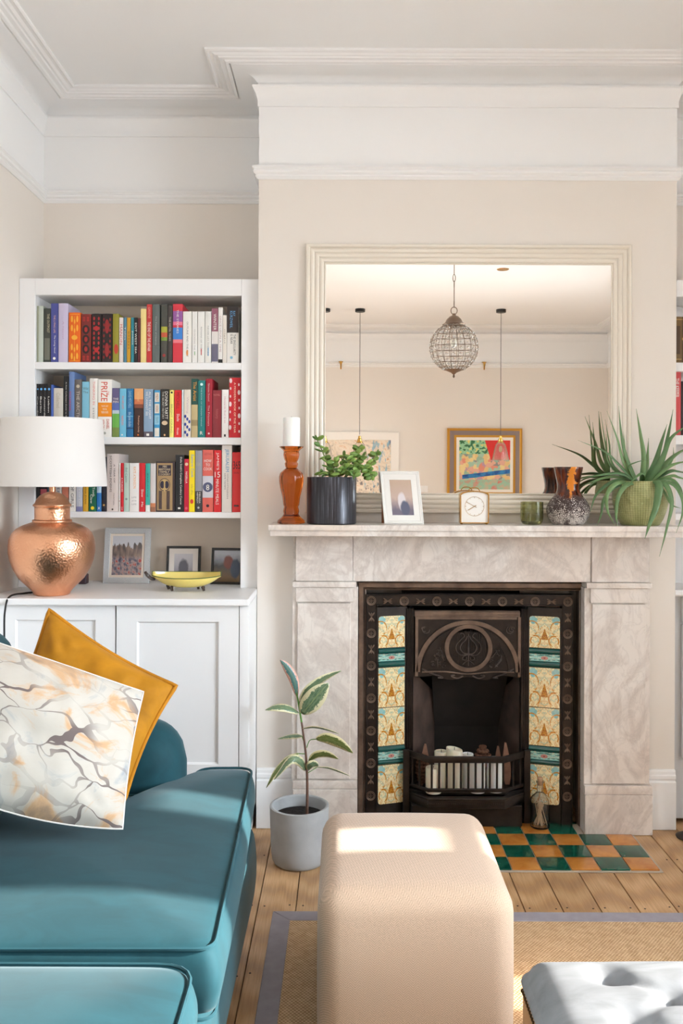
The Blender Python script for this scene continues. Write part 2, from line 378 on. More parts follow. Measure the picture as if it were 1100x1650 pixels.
WIN_R = [(-.75, 1.85, .78, 2.42), (2.19, 2.42, .78, 1.92)]
WIN_R2 = []
WIN_FILL = [(.1, 1.1, .95, 2.3)]  # unseen left window, added to bring soft light onto the front faces
wall('wall_left', 'x', XL, -1, YF - .1, YB + .1, WIN_FILL)
wall('wall_right', 'x', XR, 1, YF - .1, YB + .1, WIN_R + WIN_R2)
wall('wall_back', 'y', YB, 1, XL, XR)
wall('wall_rear', 'y', YF, -1, XL, XR)
m = MB()                                        # chimney breast with the fireplace opening
OX0, OX1, OZ = .035, .945, .955
for (a, b, p, q) in ((BX0, OX0, 0, ZR), (OX1, BX1, 0, ZR), (OX0, OX1, OZ, ZR)): m.box(a, b, BY, YB - .001, p, q, 0)
m.box(BX0, BX1, BY, YB - .001, ZR, ZC, 1)
struct('wall_breast', m, [M_wall, M_white], smooth=0)
struct('ceiling', MB().box(XL - .1, XR + .1, YF - .1, YB + .1, ZC, ZC + .1), M_white, smooth=0)
fl = struct('floor', MB().box(XL - .1, XR + .1, YF - .1, YB + .1, -.12, -.025), M_gap, smooth=0)
# floorboards: one mesh, copied
BW_ = .119; x = .686 - BW_ * 16; nb = MB().box(.0015, BW_ - .0015, 0, YB - YF, -.025, 0)
first = None; nails = MB(); k = 0
xs = []
while x < XR:
    if x + BW_ > XL: xs.append(x)
    x += BW_
for i, x in enumerate(xs):
    if first is None: first = part('floorboard', nb, M_floor, fl, origin=(0, 0, 0), bevel=.0012, smooth=0); first.location = (x, YF, 0)
    else: dup(first, 'floorboard', fl, (x, YF, 0))
    for j, yy in enumerate((1.66, 2.02, 2.40, 2.78, 3.14, 3.48)):
        for e in (.018, BW_ - .018):
            nails.lathe([(.0035, .0003), (.003, .001)], x + e + random.uniform(-.004, .004), yy + random.uniform(-.012, .012), 6)
part('nail_heads', nails, M_nail, fl, kind='stuff', smooth=0)
# mouldings that run round the room
loop = [(XL, YF), (XL, YB), (BX0, YB), (BX0, BY), (BX1, BY), (BX1, YB), (XR, YB), (XR, YF)]
def run_moulding(name, prof, path, closed=True, mt=None):
    """prof: (offset into the room, z); path listed with the room on its right-hand side"""
    n = len(path); rows = []
    for (o, z) in prof:
        row = []
        for i in range(n):
            p = Vector(path[i]); d0 = (p - Vector(path[i - 1])) if (i or closed) else (Vector(path[1]) - p)
            d1 = (Vector(path[(i + 1) % n]) - p) if (i < n - 1 or closed) else d0
            d0.normalize(); d1.normalize(); n0 = Vector((d0.y, -d0.x)); n1 = Vector((d1.y, -d1.x))
            mm = n0 + n1; mm = mm / mm.dot(n0) if mm.length > .01 else n0
            row.append((p.x + mm.x * o, p.y + mm.y * o, z))
        rows.append(row)
    mb = MB(); mb.rows(rows, True, closed)
    if not closed:
        k = len(prof); m_ = n; mb.f += [tuple(j * m_ for j in range(k)), tuple(j * m_ + m_ - 1 for j in range(k))[::-1]]; mb.mi += [0, 0]
    return struct(name, mb, mt or M_trim, smooth=25)
cor = [(-.01, ZC + .01), (.183, ZC + .01), (.183, ZC - .007), (.176, ZC - .010), (.170, ZC - .006), (.160, ZC - .006), (.150, ZC - .012), (.140, ZC - .010), (.136, ZC - .015), (.120, ZC - .015), (.115, ZC - .020), (.104, ZC - .022), (.102, ZC - .014)]
cor += [(.004 + .092 * (1 - math.sin(a)), ZC - .058 + .036 * math.cos(a)) for a in [math.pi / 2 * k / 7 for k in range(8)]]
cor += [(.004, ZC - .062), (.024, ZC - .064), (.024, ZC - .072), (.019, ZC - .080), (.012, ZC - .092), (.007, ZC - .108), (.005, ZC - .118), (.005, ZC - .140), (-.01, ZC - .142)]
run_moulding('trim_1', cor, loop)
rail = [(-.01, ZR + .042), (.022, ZR + .042), (.024, ZR + .036), (.016, ZR + .028), (.020, ZR + .022), (.018, ZR + .016), (.010, ZR + .010), (.012, ZR + .004), (.004, ZR - .006), (-.01, ZR - .006)]
run_moulding('trim_2', rail, loop)
bb = [(-.01, .228), (.010, .228), (.014, .222), (.014, .212), (.018, .207), (.018, .196), (.012, .188), (.021, .182), (.021, .002), (-.01, .002)]
SX0, SX1 = PX(470, 3.345), PX(1051, 3.345)       # marble surround
run_moulding('baseboard_back', bb, [(BX0 + .002, BY), (SX0 + .003, BY)], False)
run_moulding('baseboard_front', bb, [(SX1 - .003, BY), (BX1 - .001, BY)], False)
run_moulding('baseboard_left', bb, [(XL, YF + .03), (XL, 3.0)], False)
run_moulding('baseboard_rear', bb, [(XR - .03, YF), (XL + .03, YF)], False)
run_moulding('baseboard_right', bb, [(XR, 3.1), (XR, YF + .03)], False)
# windows: sash frames with real panes
def window(name, x, out, s0, s1, z0, z1, nv=1, nh=1, rail=None):
    m = MB(); f = .045; xa, xb = x + out * .02, x + out * .07
    m.box(xa, xb, s0, s0 + f, z0, z1); m.box(xa, xb, s1 - f, s1, z0, z1); m.box(xa, xb, s0 + f, s1 - f, z0, z0 + f); m.box(xa, xb, s0 + f, s1 - f, z1 - f, z1)
    for i in range(1, nv): q = s0 + (s1 - s0) * i / nv; m.box(xa, xb, q - .02, q + .02, z0 + f, z1 - f)
    for i in range(1, nh): q = z0 + (z1 - z0) * i / nh; m.box(xa + .001 * out, xb - .001 * out, s0 + f, s1 - f, q - .02, q + .02)
    if rail: m.box(xa + .001 * out, xb - .001 * out, s0 + f, s1 - f, rail - .022, rail + .022)
    o = struct(name, m, M_trim, smooth=0)
    xm = x + out * .045
    part('pane', MB().box(xm - .002, xm + .002, s0 + f * .8, s1 - f * .8, z0 + f * .8, z1 - f * .8), M_pane, o, smooth=0)
    part('sill', MB().box(x - out * .03, x + out * .02, s0 - .04, s1 + .04, z0 - .03, z0), M_trim, o, bevel=.004)
k = 1
for (a, b, c, d) in WIN_R + WIN_R2: window('window_%d' % k, XR, 1, a, b, c, d, 3 if b - a > 1.5 else 1, 1, 1.43 if b - a < 1 else None); k += 1
for (a, b, c, d) in WIN_FILL: window('window_%d' % k, XL, -1, a, b, c, d, 2, 1); k += 1  # added fill-light window, numbered on after the right-hand ones
# daylight portals in the openings (they only guide sampling of the sky)
for (x, out, hs) in ((XR + .11, 1, WIN_R + WIN_R2), (XL - .11, -1, WIN_FILL)):
    for (a, b, c, d) in hs:
        L = bpy.data.lights.new('portal', 'AREA'); L.shape = 'RECTANGLE'; L.size = d - c; L.size_y = b - a; L.cycles.is_portal = True
        o = bpy.data.objects.new('portal', L); C.objects.link(o); o.location = (x, (a + b) / 2, (c + d) / 2)
        o.rotation_euler = (0, math.pi / 2 * out, 0)

# ================================================================== LEFT ALCOVE: bookcase, worktop, cabinet
YBK, YBI, YCF = 3.44, 3.66, 3.14
ZW = .916                                        # worktop top
xa, xb = XL + .001, BX0 - .001
SHX0, SHX1 = PX(55, YBK), PX(388, YBK, 700)
def sh(y): return PZ(y, YBK, 230)
ZTOP = sh(449)
bc = thing('bookcase', 'white painted built-in bookcase of open shelves left of the chimney breast', 'bookcase', ((xa + xb) / 2, 3.58, ZW))
M_joinback = mat('bounce-warmed bookcase white', (232, 218, 202), .55)  # warm bounced light and inner shade put into the back panel's colour
part('back_panel', MB().box(xa, xb, YBI, YBI + .012, ZW, ZTOP), M_joinback, bc, smooth=0)
for a, b in ((xa, SHX0), (SHX1, xb)):
    part('side_panel', MB().box(a, b, YBK + .018, YBI, ZW, ZTOP), M_joinery, bc, smooth=0)
    part('stile', MB().box(a, b, YBK, YBK + .018, ZW, ZTOP), M_joinery, bc, bevel=.0015)
part('top_rail', MB().box(SHX0, SHX1, YBK - .0005, YBK + .018, sh(476), ZTOP), M_joinery, bc, bevel=.0015)
part('top_panel', MB().box(SHX0, SHX1, YBK + .018, YBI, sh(476), ZTOP - .001), M_joinery, bc, smooth=0)
SHELF = []
for (t, b) in ((584, 595.5), (704.5, 716), (825, 834.5)):
    part('shelf', MB().box(SHX0, SHX1, YBK - .001, YBI, sh(b), sh(t)), M_joinery, bc, bevel=.0015); SHELF.append(sh(t))
CXR = PX(403, YCF)                               # right end of the cabinet front
wt = MB(); n = 6
prof = [(YCF - .022, ZW - .022)] + [(YCF - .022 - .006 * math.sin(math.pi * i / n), ZW - .022 + .022 * (i / n)) for i in range(n + 1)] + [(YCF - .022, ZW)]
wt.box(xa, BX0 - .001, YCF - .0, YBI + .04, ZW - .022, ZW); wt.box(xa, CXR + .01, YCF - .022, YCF, ZW - .022, ZW)
part('worktop', MB().box(xa, xb, YCF - .024, YBI + .045, ZW - .024, ZW), M_joinery, bevel=.007, bseg=3, label='white worktop on the alcove cabinet under the copper lamp', cat='worktop')
cb = thing('alcove_cabinet', 'white two-door panelled cabinet below the bookcase and behind the sofa', 'cabinet', ((xa + xb) / 2, 3.4, 0))
ZCT = ZW - .0245
part('body', MB().box(xa, xb - .001, YCF + .022, YBI + .04, .10, ZCT), M_joinery, cb, smooth=0)
part('plinth', MB().box(xa, xb - .012, YCF + .03, YBI, .001, .10), M_joinery, cb, smooth=0)
part('end_stile', MB().box(PX(386, YCF), xb - .001, YCF, YCF + .022, .09, ZCT), M_joinery, cb, bevel=.004, bseg=2)
part('top_rail', MB().box(xa, PX(386, YCF) - .0005, YCF + .002, YCF + .022, PZ(971, YCF), ZCT), M_joinery, cb, bevel=.001)
def door(x0, x1, z0, z1, px0, px1, pz0, pz1, yf):
    m = MB(); yb = yf + .019
    for (a, b, c, d) in ((x0, px0, z0, z1), (px1, x1, z0, z1), (px0, px1, pz1, z1), (px0, px1, z0, pz0)): m.box(a, b, yf, yb, c, d)
    o = part('door', m, M_joinery, cb, smooth=0)
    part('door_panel', MB().box(px0, px1, yf + .009, yb, pz0, pz1), M_joinery, o, smooth=0)
    part('panel_bead', MB().frame(px0 - .0005, px1 + .0005, pz0 - .0005, pz1 + .0005, [(0, yf + .0006), (.006, yf + .008), (.006, yf + .010), (0, yf + .010)]), M_joinery, o, smooth=0)
ZD = PZ(972, YCF)
door(xa + .012, PX(185.5, YCF), .11, ZD, PX(24, YCF), PX(154, YCF), PZ(1233, YCF), PZ(1001, YCF), YCF + .005)
door(PX(188, YCF), PX(385, YCF), .11, ZD, PX(221, YCF), PX(353, YCF), PZ(1233, YCF), PZ(1003, YCF), YCF + .001)

# ------------------------------------------------------------------ books
def text_mb(txt, spacing=1.0):
    cu = bpy.data.curves.new('txt', 'FONT'); cu.body = txt; cu.resolution_u = 2; cu.space_character = spacing
    o = bpy.data.objects.new('txt', cu); C.objects.link(o); dg = bpy.context.evaluated_depsgraph_get()
    me = bpy.data.meshes.new_from_object(o.evaluated_get(dg)); vs = [tuple(v.co) for v in me.vertices]; fs = [tuple(p.vertices) for p in me.polygons]
    bpy.data.objects.remove(o); bpy.data.curves.remove(cu); bpy.data.meshes.remove(me)
    x0 = min(v[0] for v in vs); x1 = max(v[0] for v in vs); y0 = min(v[1] for v in vs); y1 = max(v[1] for v in vs)
    return [((v[0] - x0) / (x1 - x0), (v[1] - y0) / (y1 - y0)) for v in vs], fs
def lettering(parent, txt, xa, xb, za, zb, Y, m, vertical=False, up=False, thick=.0002):
    """fill the box with lettering facing the room; vertical text reads downwards (or upwards)"""
    pts, fs = text_mb(txt); vs = []
    for (u, v) in pts:
        if vertical: vs.append((xa + (v if not up else 1 - v) * (xb - xa), Y, (zb - u * (zb - za)) if not up else (za + u * (zb - za))))
        else: vs.append((xa + u * (xb - xa), Y, za + v * (zb - za)))
    mb = MB(); mb.add(vs, fs); mb.uv = None
    return part('lettering', mb, m, parent, smooth=0)
def book(x0, x1, z0, z1, Y, col, depth=.135, name='paperback_book', label='', group='', decor=(), rough=.42, round_=.0012):
    """cover = top-level mesh (spine and two boards), pages and print are its parts"""
    hard = name == 'hardback_book'; t = .0025 if hard else .0010; m = MB(); n = 4; x0 += .0003; x1 -= .0003; b = min(round_ * (2 if hard else 1), .3 * (x1 - x0))
    outer = [(x0, Y + depth)] + [(x0 + (x1 - x0) * i / n, Y + b - b * math.sin(math.pi * i / n)) for i in range(n + 1)] + [(x1, Y + depth)]
    inner = [(x1 - t, Y + depth)] + [(x1 - t, Y + b + t), (x0 + t, Y + b + t)] + [(x0 + t, Y + depth)]
    poly = outer + inner; k = len(poly)
    vs = [(a, c, z0) for a, c in poly] + [(a, c, z1) for a, c in poly]
    fs = [(i, (i + 1) % k, (i + 1) % k + k, i + k) for i in range(k)]
    no = len(outer); caps = []
    # caps as strips between outer and inner outlines
    for zoff, fl_ in ((0, 1), (k, 0)):
        q = [(0, 1, no + 2, no + 3), (1,) + tuple(range(2, no - 2)) + (no - 2, no + 1, no + 2), (no - 2, no - 1, no, no + 1)]
        for f in q: fs.append(tuple(i + zoff for i in (f if fl_ else f[::-1])))
    m.add(vs, fs)
    o = part(name, m, cm(col, rough), origin=((x0 + x1) / 2, Y + depth / 2, z0), smooth=30, label=label, cat='book', group=group)
    e = .003 if hard else .0004
    part('pages', MB().box(x0 + t + .0001, x1 - t - .0001, Y + b + t + .0002, Y + depth - e - .001, z0 + e, z1 - e), M_paper, o, smooth=0)
    H = z1 - z0; W = x1 - x0
    for di, dcr in enumerate(decor):
        kd = dcr[0]; yo = .0003 + .00009 * di
        if kd == 'b':                             # printed band: colour, from, to (fractions from the top), optional sides
            u0, u1 = (dcr[4], dcr[5]) if len(dcr) > 5 else (.0, 1.)
            f = MB(); nn = 4; vs = []; 
            for i in range(nn + 1):
                u = u0 + (u1 - u0) * i / nn; yy = Y + b - b * math.sin(math.pi * u) - yo
                vs += [(x0 + W * u, yy, z1 - H * dcr[2]), (x0 + W * u, yy, z1 - H * dcr[3])]
            f.add(vs, [(2 * i, 2 * i + 1, 2 * i + 3, 2 * i + 2) for i in range(nn)])
            part('printed_band', f, cm(dcr[1]), o, smooth=0)
        elif kd in ('t', 'u'):                    # vertical words: text, colour, from, to, side from, side to
            u0, u1 = (dcr[5], dcr[6]) if len(dcr) > 6 else (.28, .72)
            lettering(o, dcr[1], x0 + W * u0, x0 + W * u1, z1 - H * dcr[4], z1 - H * dcr[3], Y - yo, cm(dcr[2]), True, kd == 'u')
        elif kd == 'h':
            u0, u1 = (dcr[5], dcr[6]) if len(dcr) > 6 else (.12, .88)
            lettering(o, dcr[1], x0 + W * u0, x0 + W * u1, z1 - H * dcr[4], z1 - H * dcr[3], Y - yo, cm(dcr[2]))
        elif kd == 'o':                           # printed disc: colour, centre u, centre v, radius as share of width
            cx_, cz_, r = x0 + W * dcr[2], z1 - H * dcr[3], W * dcr[4]; sz = dcr[5] if len(dcr) > 5 else 1
            part('printed_spot', MB().add([(cx_ + r * math.cos(a), Y - yo, cz_ + sz * r * math.sin(a)) for a in [math.pi * 2 * q / 16 for q in range(16)]], [tuple(range(16))]), cm(dcr[1]), o, smooth=0)
    return o
W_ = (240, 236, 228)
def row(ox, oy, f, items, zbot, shelfname, group):
    for it in items:
        x0, x1, top, col, lab = it[:5]; dec = it[5] if len(it) > 5 else (); hard = it[6] if len(it) > 6 else 0
        Y = YBK + .016
        a = PX(ox + x0 / f, Y, oy + 60); b = PX(ox + x1 / f, Y, oy + 60)
        a = max(a, SHX0 + .0005); b = min(b, SHX1 - .0005)
        zt = PZ(oy + top / f, Y, ox + x0 / f)
        book(a, b, zbot + .0002, zt, Y, col, .135 if not hard else .16, 'hardback_book' if hard else 'paperback_book', lab + shelfname, group, dec)
f3 = 3.0556
TOPS = [
 (48, 91, 70, (190, 198, 186), 'pale sage book at the far left', [('b', (160, 165, 140), 0, 1, 0, .3)], 1),
 (93, 126, 82, (62, 66, 58), 'black and tan mottled paperback', [('t', 'THE OUTPOST', (200, 190, 160), .1, .45, .5, .85), ('b', (110, 112, 100), .55, .95, .1, .9)]),
 (128, 163, 57, (74, 80, 150), 'indigo paperback with gold words', [('t', 'THE LYING LIFE', (225, 180, 160), .2, .50, .4, .65), ('t', 'The Living Novel', W_, .54, .84, .4, .68), ('o', W_, .5, .93, .2)]),
 (165, 212, 57, (202, 192, 218), 'thick lavender hardback', [('t', 'A Novel', (190, 160, 190), .3, .6, .42, .6)], 1),
 (216, 274, 102, (236, 104, 14), 'orange clothbound book with yellow scrolls', [('b', (250, 170, 40), .03, .04, .1, .9), ('b', (250, 170, 40), .96, .97, .1, .9)] + [q for k in (.13, .31, .69, .87) for q in (('o', (250, 180, 56), .27, k, .09, 3.2), ('o', (250, 180, 56), .73, k, .09, 3.2), ('o', (250, 180, 56), .5, k + .05, .07, 3))] + [('o', (250, 180, 56), .5, .5, .26, .8), ('b', (250, 180, 56), .08, .92, .485, .515)], 1),
 (276, 326, 110, (124, 34, 30), 'dark red clothbound book with black lozenges', [('o', (44, 22, 22), .5, k, .36, 1.3) for k in (.32, .52, .72)] + [('o', (170, 40, 36), .5, k, .16, 1.6) for k in (.32, .52, .72)] + [('o', (176, 44, 38), .3 + .4 * (i % 2), .08 + .05 * (i // 2) + (.7 if i > 3 else 0), .12, 1) for i in range(8)], 1),
 (328, 377, 108, (32, 22, 24), 'black clothbound book with red fruit and leaves', [('o', (186, 36, 40), .5, k, .2, 1.3) for k in (.3, .74)] + [('o', (176, 40, 42), .26 + .48 * (i % 2), .10 + .10 * (i // 2), .10, 1.8) for i in range(18)], 1),
 (379, 430, 108, (34, 22, 24), 'black clothbound book with dark red upright motifs', [('o', (150, 34, 36), .5, .26, .22, 3.2), ('o', (150, 34, 36), .5, .74, .22, 3.2)] + [('o', (140, 34, 36), .2 + .6 * (i % 2), .12 + .11 * (i // 2), .08, 2) for i in range(16)], 1),
 (432, 462, 108, (150, 142, 44), 'olive book with a red figure', [('o', (190, 60, 40), .6, .72, .35, 2.4)], 1),
 (464, 484, 127, (226, 214, 208), 'slim white and red paperback', [('t', 'MANON', (200, 50, 50), .15, .6, .2, .8)]),
 (486, 501, 127, (78, 130, 156), 'slim grey blue paperback', [('t', 'Tales', W_, .2, .5)]),
 (502, 520, 127, (204, 152, 34), 'slim mustard yellow paperback', [('t', 'essays', (120, 80, 20), .3, .7)]),
 (522, 537, 127, (44, 134, 150), 'slim teal paperback', [('t', 'poems', W_, .3, .6)]),
 (538, 554, 127, (24, 24, 28), 'slim black paperback with white capitals', [('t', 'EXIT WEST SEA', W_, .12, .8, .25, .8)]),
 (555, 569, 130, (92, 34, 40), 'slim maroon paperback', [('t', 'the road', (20, 20, 20), .2, .7)]),
 (570, 598, 84, (240, 216, 142), 'tall cream yellow paperback', []),
 (599, 625, 62, (198, 52, 50), 'tall red paperback lettered in white', [('t', 'THE END OF THE AFFAIR', W_, .30, .80, .2, .75), ('t', 'GREENE', (240, 160, 150), .05, .24)]),
 (627, 663, 62, (98, 106, 104), 'tall slate grey hardback', [('t', 'The Poems of Heaney', (190, 195, 190), .2, .7, .4, .6), ('b', (60, 65, 66), .7, .703)], 1),
 (670, 701, 62, (72, 72, 66), 'dark grey hardback with yellow and red stripes', [('b', (170, 170, 60), .38, .48), ('b', (200, 90, 60), .48, .56), ('b', (120, 150, 60), .56, .62), ('o', (160, 50, 50), .5, .87, .25)], 1),
 (703, 725, 67, (70, 62, 60), 'slim dark brown hardback', [('t', 'THE HOTEL YEARS', (200, 192, 180), .2, .62, .3, .7)], 1),
 (728, 776, 60, (216, 54, 70), 'red, pink and blue banded hardback', [('b', (150, 90, 160), .12, .3), ('b', (235, 120, 150), .3, .36), ('b', (60, 130, 210), .40, .60), ('b', (240, 130, 140), .60, .66), ('t', 'THE STORIES', W_, .1, .5, .4, .6)], 1),
 (778, 821, 97, (240, 236, 230), 'thickest of the four white paperbacks', [('t', 'OUTLINE AND THE REST', (120, 118, 120), .2, .88, .42, .62), ('o', (225, 150, 90), .5, .8, .12, 3)]),
 (823, 849, 97, (236, 234, 230), 'white paperback, second of four', [('t', 'CLOCKING THE SKY', (150, 148, 148), .35, .86, .4, .62), ('b', (120, 180, 120), .78, .84, .45, .6)]),
 (851, 885, 97, (238, 236, 232), 'white paperback, third of four', [('t', 'REMAINS OF THE DAY', (150, 148, 148), .3, .86, .42, .62), ('b', (200, 100, 100), .72, .84, .45, .6)]),
 (887, 917, 97, (236, 234, 228), 'white paperback, last of four', [('t', 'NEVER LET THEM GO', (150, 150, 150), .28, .86, .4, .62), ('b', (90, 150, 190), .7, .86, .45, .6)]),
 (919, 951, 82, (232, 226, 222), 'white book with mauve top and grey foot', [('b', (150, 90, 110), 0, .42), ('b', (110, 108, 130), .65, .97), ('t', 'WINTER', W_, .1, .4)]),
 (952, 973, 78, (238, 234, 230), 'tall slim white paperback with black foot', [('t', 'ONCE UPON A TIME', (190, 160, 160), .15, .8), ('b', (20, 20, 20), .93, 1)]),
 (974, 993, 115, (234, 226, 216), 'short slim ivory paperback', [('t', 'night', (160, 150, 140), .3, .6)]),
 (994, 1052, 73, (238, 234, 228), 'black topped white hardback on futures', [('b', (52, 44, 44), 0, .46), ('t', 'RAY', (100, 170, 220), .08, .17, .52, .72), ('t', 'KURZWEIL', (100, 170, 220), .08, .38, .26, .48), ('t', 'THE SINGULARITY', (60, 60, 60), .49, .86, .56, .76), ('t', 'IS NEAR', (60, 60, 60), .49, .66, .3, .5), ('o', (130, 190, 220), .4, .9, .12)], 1),
]
row(40, 470, f3, TOPS, SHELF[0], ' on the top shelf', 'books on the top shelf')
def city(t): return [('o', (90, 170, 230), .6, .10, .32), ('t', t, W_, .24, .24 + .05 * len(t), .3, .7)]
MID = [
 (50, 69, 87, (24, 22, 26), 'slim black guidebook lettered Copenhagen', city('Copenhagen')),
 (70, 88, 87, (25, 22, 26), 'slim black guidebook lettered Berlin', city('Berlin')),
 (89, 107, 87, (26, 22, 26), 'slim black guidebook lettered Amsterdam', city('Amsterdam')),
 (108, 127, 87, (27, 22, 26), 'slim black guidebook lettered Lisbon', city('Lisbon')),
 (128, 140, 92, (70, 100, 180), 'slim bright blue paperback', []),
 (141, 187, 108, (214, 206, 194), 'thick cream linen book', [('t', 'Collected', (190, 180, 160), .1, .4)], 1),
 (190, 214, 48, (24, 24, 26), 'tall black hardback with white words', [('t', 'A Few Collected Guide to Being', W_, .1, .75, .4, .65)], 1),
 (216, 243, 27, (104, 132, 182), 'tallest periwinkle blue hardback', [('t', 'SCHAMA', (200, 60, 80), .3, .6, .1, .4)], 1),
 (244, 279, 65, (104, 98, 96), 'grey brown photographic hardback', [('t', 'THE ARCTIC', (200, 190, 180), .2, .7), ('o', (190, 180, 160), .5, .12, .25)], 1),
 (281, 316, 76, (128, 190, 214), 'light blue paperback beside the white one', [('h', 'Wild', (90, 100, 110), .10, .15), ('h', 'The', (90, 100, 110), .17, .21)]),
 (318, 358, 60, (238, 234, 228), 'white hardback with faint red capitals', [('t', 'THINKING IN', (230, 130, 120), .05, .45, .4, .68), ('t', 'SYSTEMS', (120, 120, 120), .5, .8, .4, .62)], 1),
 (360, 428, 65, (244, 240, 234), 'thick white paperback titled in red above an orange square', [('t', 'PRIZE', (214, 66, 34), .045, .38, .22, .68), ('t', 'THE', (214, 66, 34), .20, .27, .70, .80), ('b', (240, 144, 10), .40, .645), ('h', 'THE EPIC QUEST', (250, 240, 220), .45, .48, .25, .75), ('h', 'FOR OIL', (250, 240, 220), .50, .53, .35, .65), ('h', 'MONEY & POWER', (250, 240, 220), .55, .59, .25, .75), ('t', 'DANIEL', (200, 60, 40), .69, .86, .62, .82), ('t', 'YERGIN', (200, 60, 40), .69, .86, .28, .48), ('o', (170, 170, 160), .5, .93, .1)]),
 (430, 465, 108, (96, 88, 130), 'violet paperback with green landscape foot', [('b', (90, 110, 180), .30, .45), ('b', (190, 205, 215), .45, .52), ('b', (110, 180, 80), .52, .8), ('b', (120, 140, 70), .8, 1), ('h', 'THE', W_, .2, .24), ('h', 'FEN', W_, .26, .3)]),
 (466, 499, 110, (112, 188, 218), 'sky blue paperback with pink words', [('t', 'the salt path', (230, 130, 130), .15, .42), ('t', 'winn', (230, 130, 130), .55, .75), ('o', W_, .4, .95, .12)]),
 (501, 534, 110, (32, 112, 164), 'deep blue paperback beside the sky blue one', [('t', 'DAVID MITCHELL', (150, 200, 225), .05, .4), ('t', 'the bone clocks', (190, 220, 235), .48, .78), ('b', (90, 170, 200), .56, .58, 0, 1), ('b', (20, 70, 110), .8, .83)]),
 (538, 583, 110, (58, 34, 30), 'brown paperback with glowing orange top', [('b', (236, 170, 110), 0, .22), ('b', (210, 120, 76), .22, .32), ('b', (130, 70, 50), .32, .4), ('t', 'Small Island', (240, 190, 130), .06, .26, .3, .65), ('t', 'Penelope Lively', (230, 180, 150), .56, .9, .38, .6), ('o', (230, 120, 40), .45, .95, .08, 1.3)]),
 (585, 631, 113, (138, 164, 190), 'grey blue paperback with pale capitals', [('t', 'ALL THE LIGHT', W_, .05, .62, .55, .78), ('t', 'WE CANNOT SEE', W_, .05, .55, .22, .45), ('b', (90, 80, 90), .88, 1), ('b', W_, .92, .97, .3, .6)]),
 (636, 665, 118, (60, 150, 200), 'blue paperback with cream title blocks', [('b', (228, 220, 205), .05, .25, .1, .9), ('b', (228, 220, 205), .29, .49, .1, .9), ('b', (150, 200, 220), .53, .73, .1, .9), ('b', (228, 220, 205), .8, .98, .1, .9), ('t', 'MEN', (170, 120, 90), .08, .22), ('t', 'WERE', (170, 120, 90), .32, .46), ('t', 'TENTS', (90, 140, 160), .56, .7)]),
 (667, 710, 113, (30, 26, 22), 'black paperback with large cream capitals', [('t', 'DONNA TARTT', W_, .05, .62, .52, .86), ('t', 'THE SECRET HISTORY', (200, 196, 186), .05, .62, .2, .42), ('o', (222, 196, 160), .5, .70, .34, .75), ('o', (235, 180, 120), .5, .95, .1, 1.3)]),
 (712, 733, 118, (250, 234, 124), 'slim lemon yellow paperback', [('t', 'BRIGHT YOUNG', (150, 150, 90), .3, .9), ('o', (30, 30, 30), .5, .05, .25)]),
 (736, 770, 118, (222, 34, 34), 'bright red paperback with a white signature', [('t', 'Slade', W_, .5, .66, .35, .75), ('t', 'House', W_, .80, .94, .35, .7), ('t', 'MITCHELL', (120, 20, 20), .05, .4)]),
 (772, 781, 115, (222, 232, 234), 'very slim pale paperback', []),
 (783, 817, 115, (232, 222, 206), 'cream paperback with blue flowered foot', [('t', 'Waiting', (200, 180, 190), .15, .5, .3, .7)] + [('o', (50, 70, 150), .2 + .3 * (q % 3), .56 + .055 * q, .16, 1.6) for q in range(8)]),
 (819, 851, 62, (34, 82, 74), 'dark green and tan paperback with orange title', [('t', 'The Artist', (236, 160, 50), .05, .38, .3, .8), ('b', (196, 176, 130), .44, 1), ('b', (160, 140, 100), .7, .8)]),
 (852, 887, 70, (20, 124, 122), 'teal hardback with white publisher letter', [('t', 'THE BOOK OF GARDEN THINGS', (190, 225, 220), .12, .8, .42, .56), ('o', (200, 230, 225), .5, .07, .2), ('h', 'R', W_, .89, .95, .3, .7)], 1),
 (890, 922, 62, (164, 26, 48), 'crimson hardback taller than its neighbour', [('t', 'Simone Sound', (230, 190, 190), .08, .38, .35, .6), ('t', 'The Prisoners', (230, 190, 190), .45, .8, .35, .6), ('o', (230, 190, 190), .5, .93, .15)], 1),
 (924, 966, 118, (142, 40, 50), 'dull dark red hardback', [('h', 'NOVEL', (210, 130, 120), .08, .12), ('t', 'history', (180, 90, 90), .4, .6)], 1),
 (969, 1003, 115, (240, 234, 230), 'white paperback with pink script', [('t', 'Howards End Is on', (210, 150, 160), .15, .7, .35, .6), ('b', (30, 30, 30), .93, .98, .35, .6)]),
 (1005, 1062, 57, (206, 24, 38), 'thick scarlet hardback with white leaf sprays', [('t', 'A MODERN BOOK OF THE YEAR', (250, 220, 190), .08, .92, .42, .58)] + [('o', (240, 215, 215), .14 + .7 * (q % 2) + .05 * math.sin(q * 3), .05 + .065 * q, .07 + .05 * (q % 3 == 0), 1.8) for q in range(14)], 1),
]
row(40, 590, f3, MID, SHELF[1], ' on the second shelf', 'books on the second shelf')
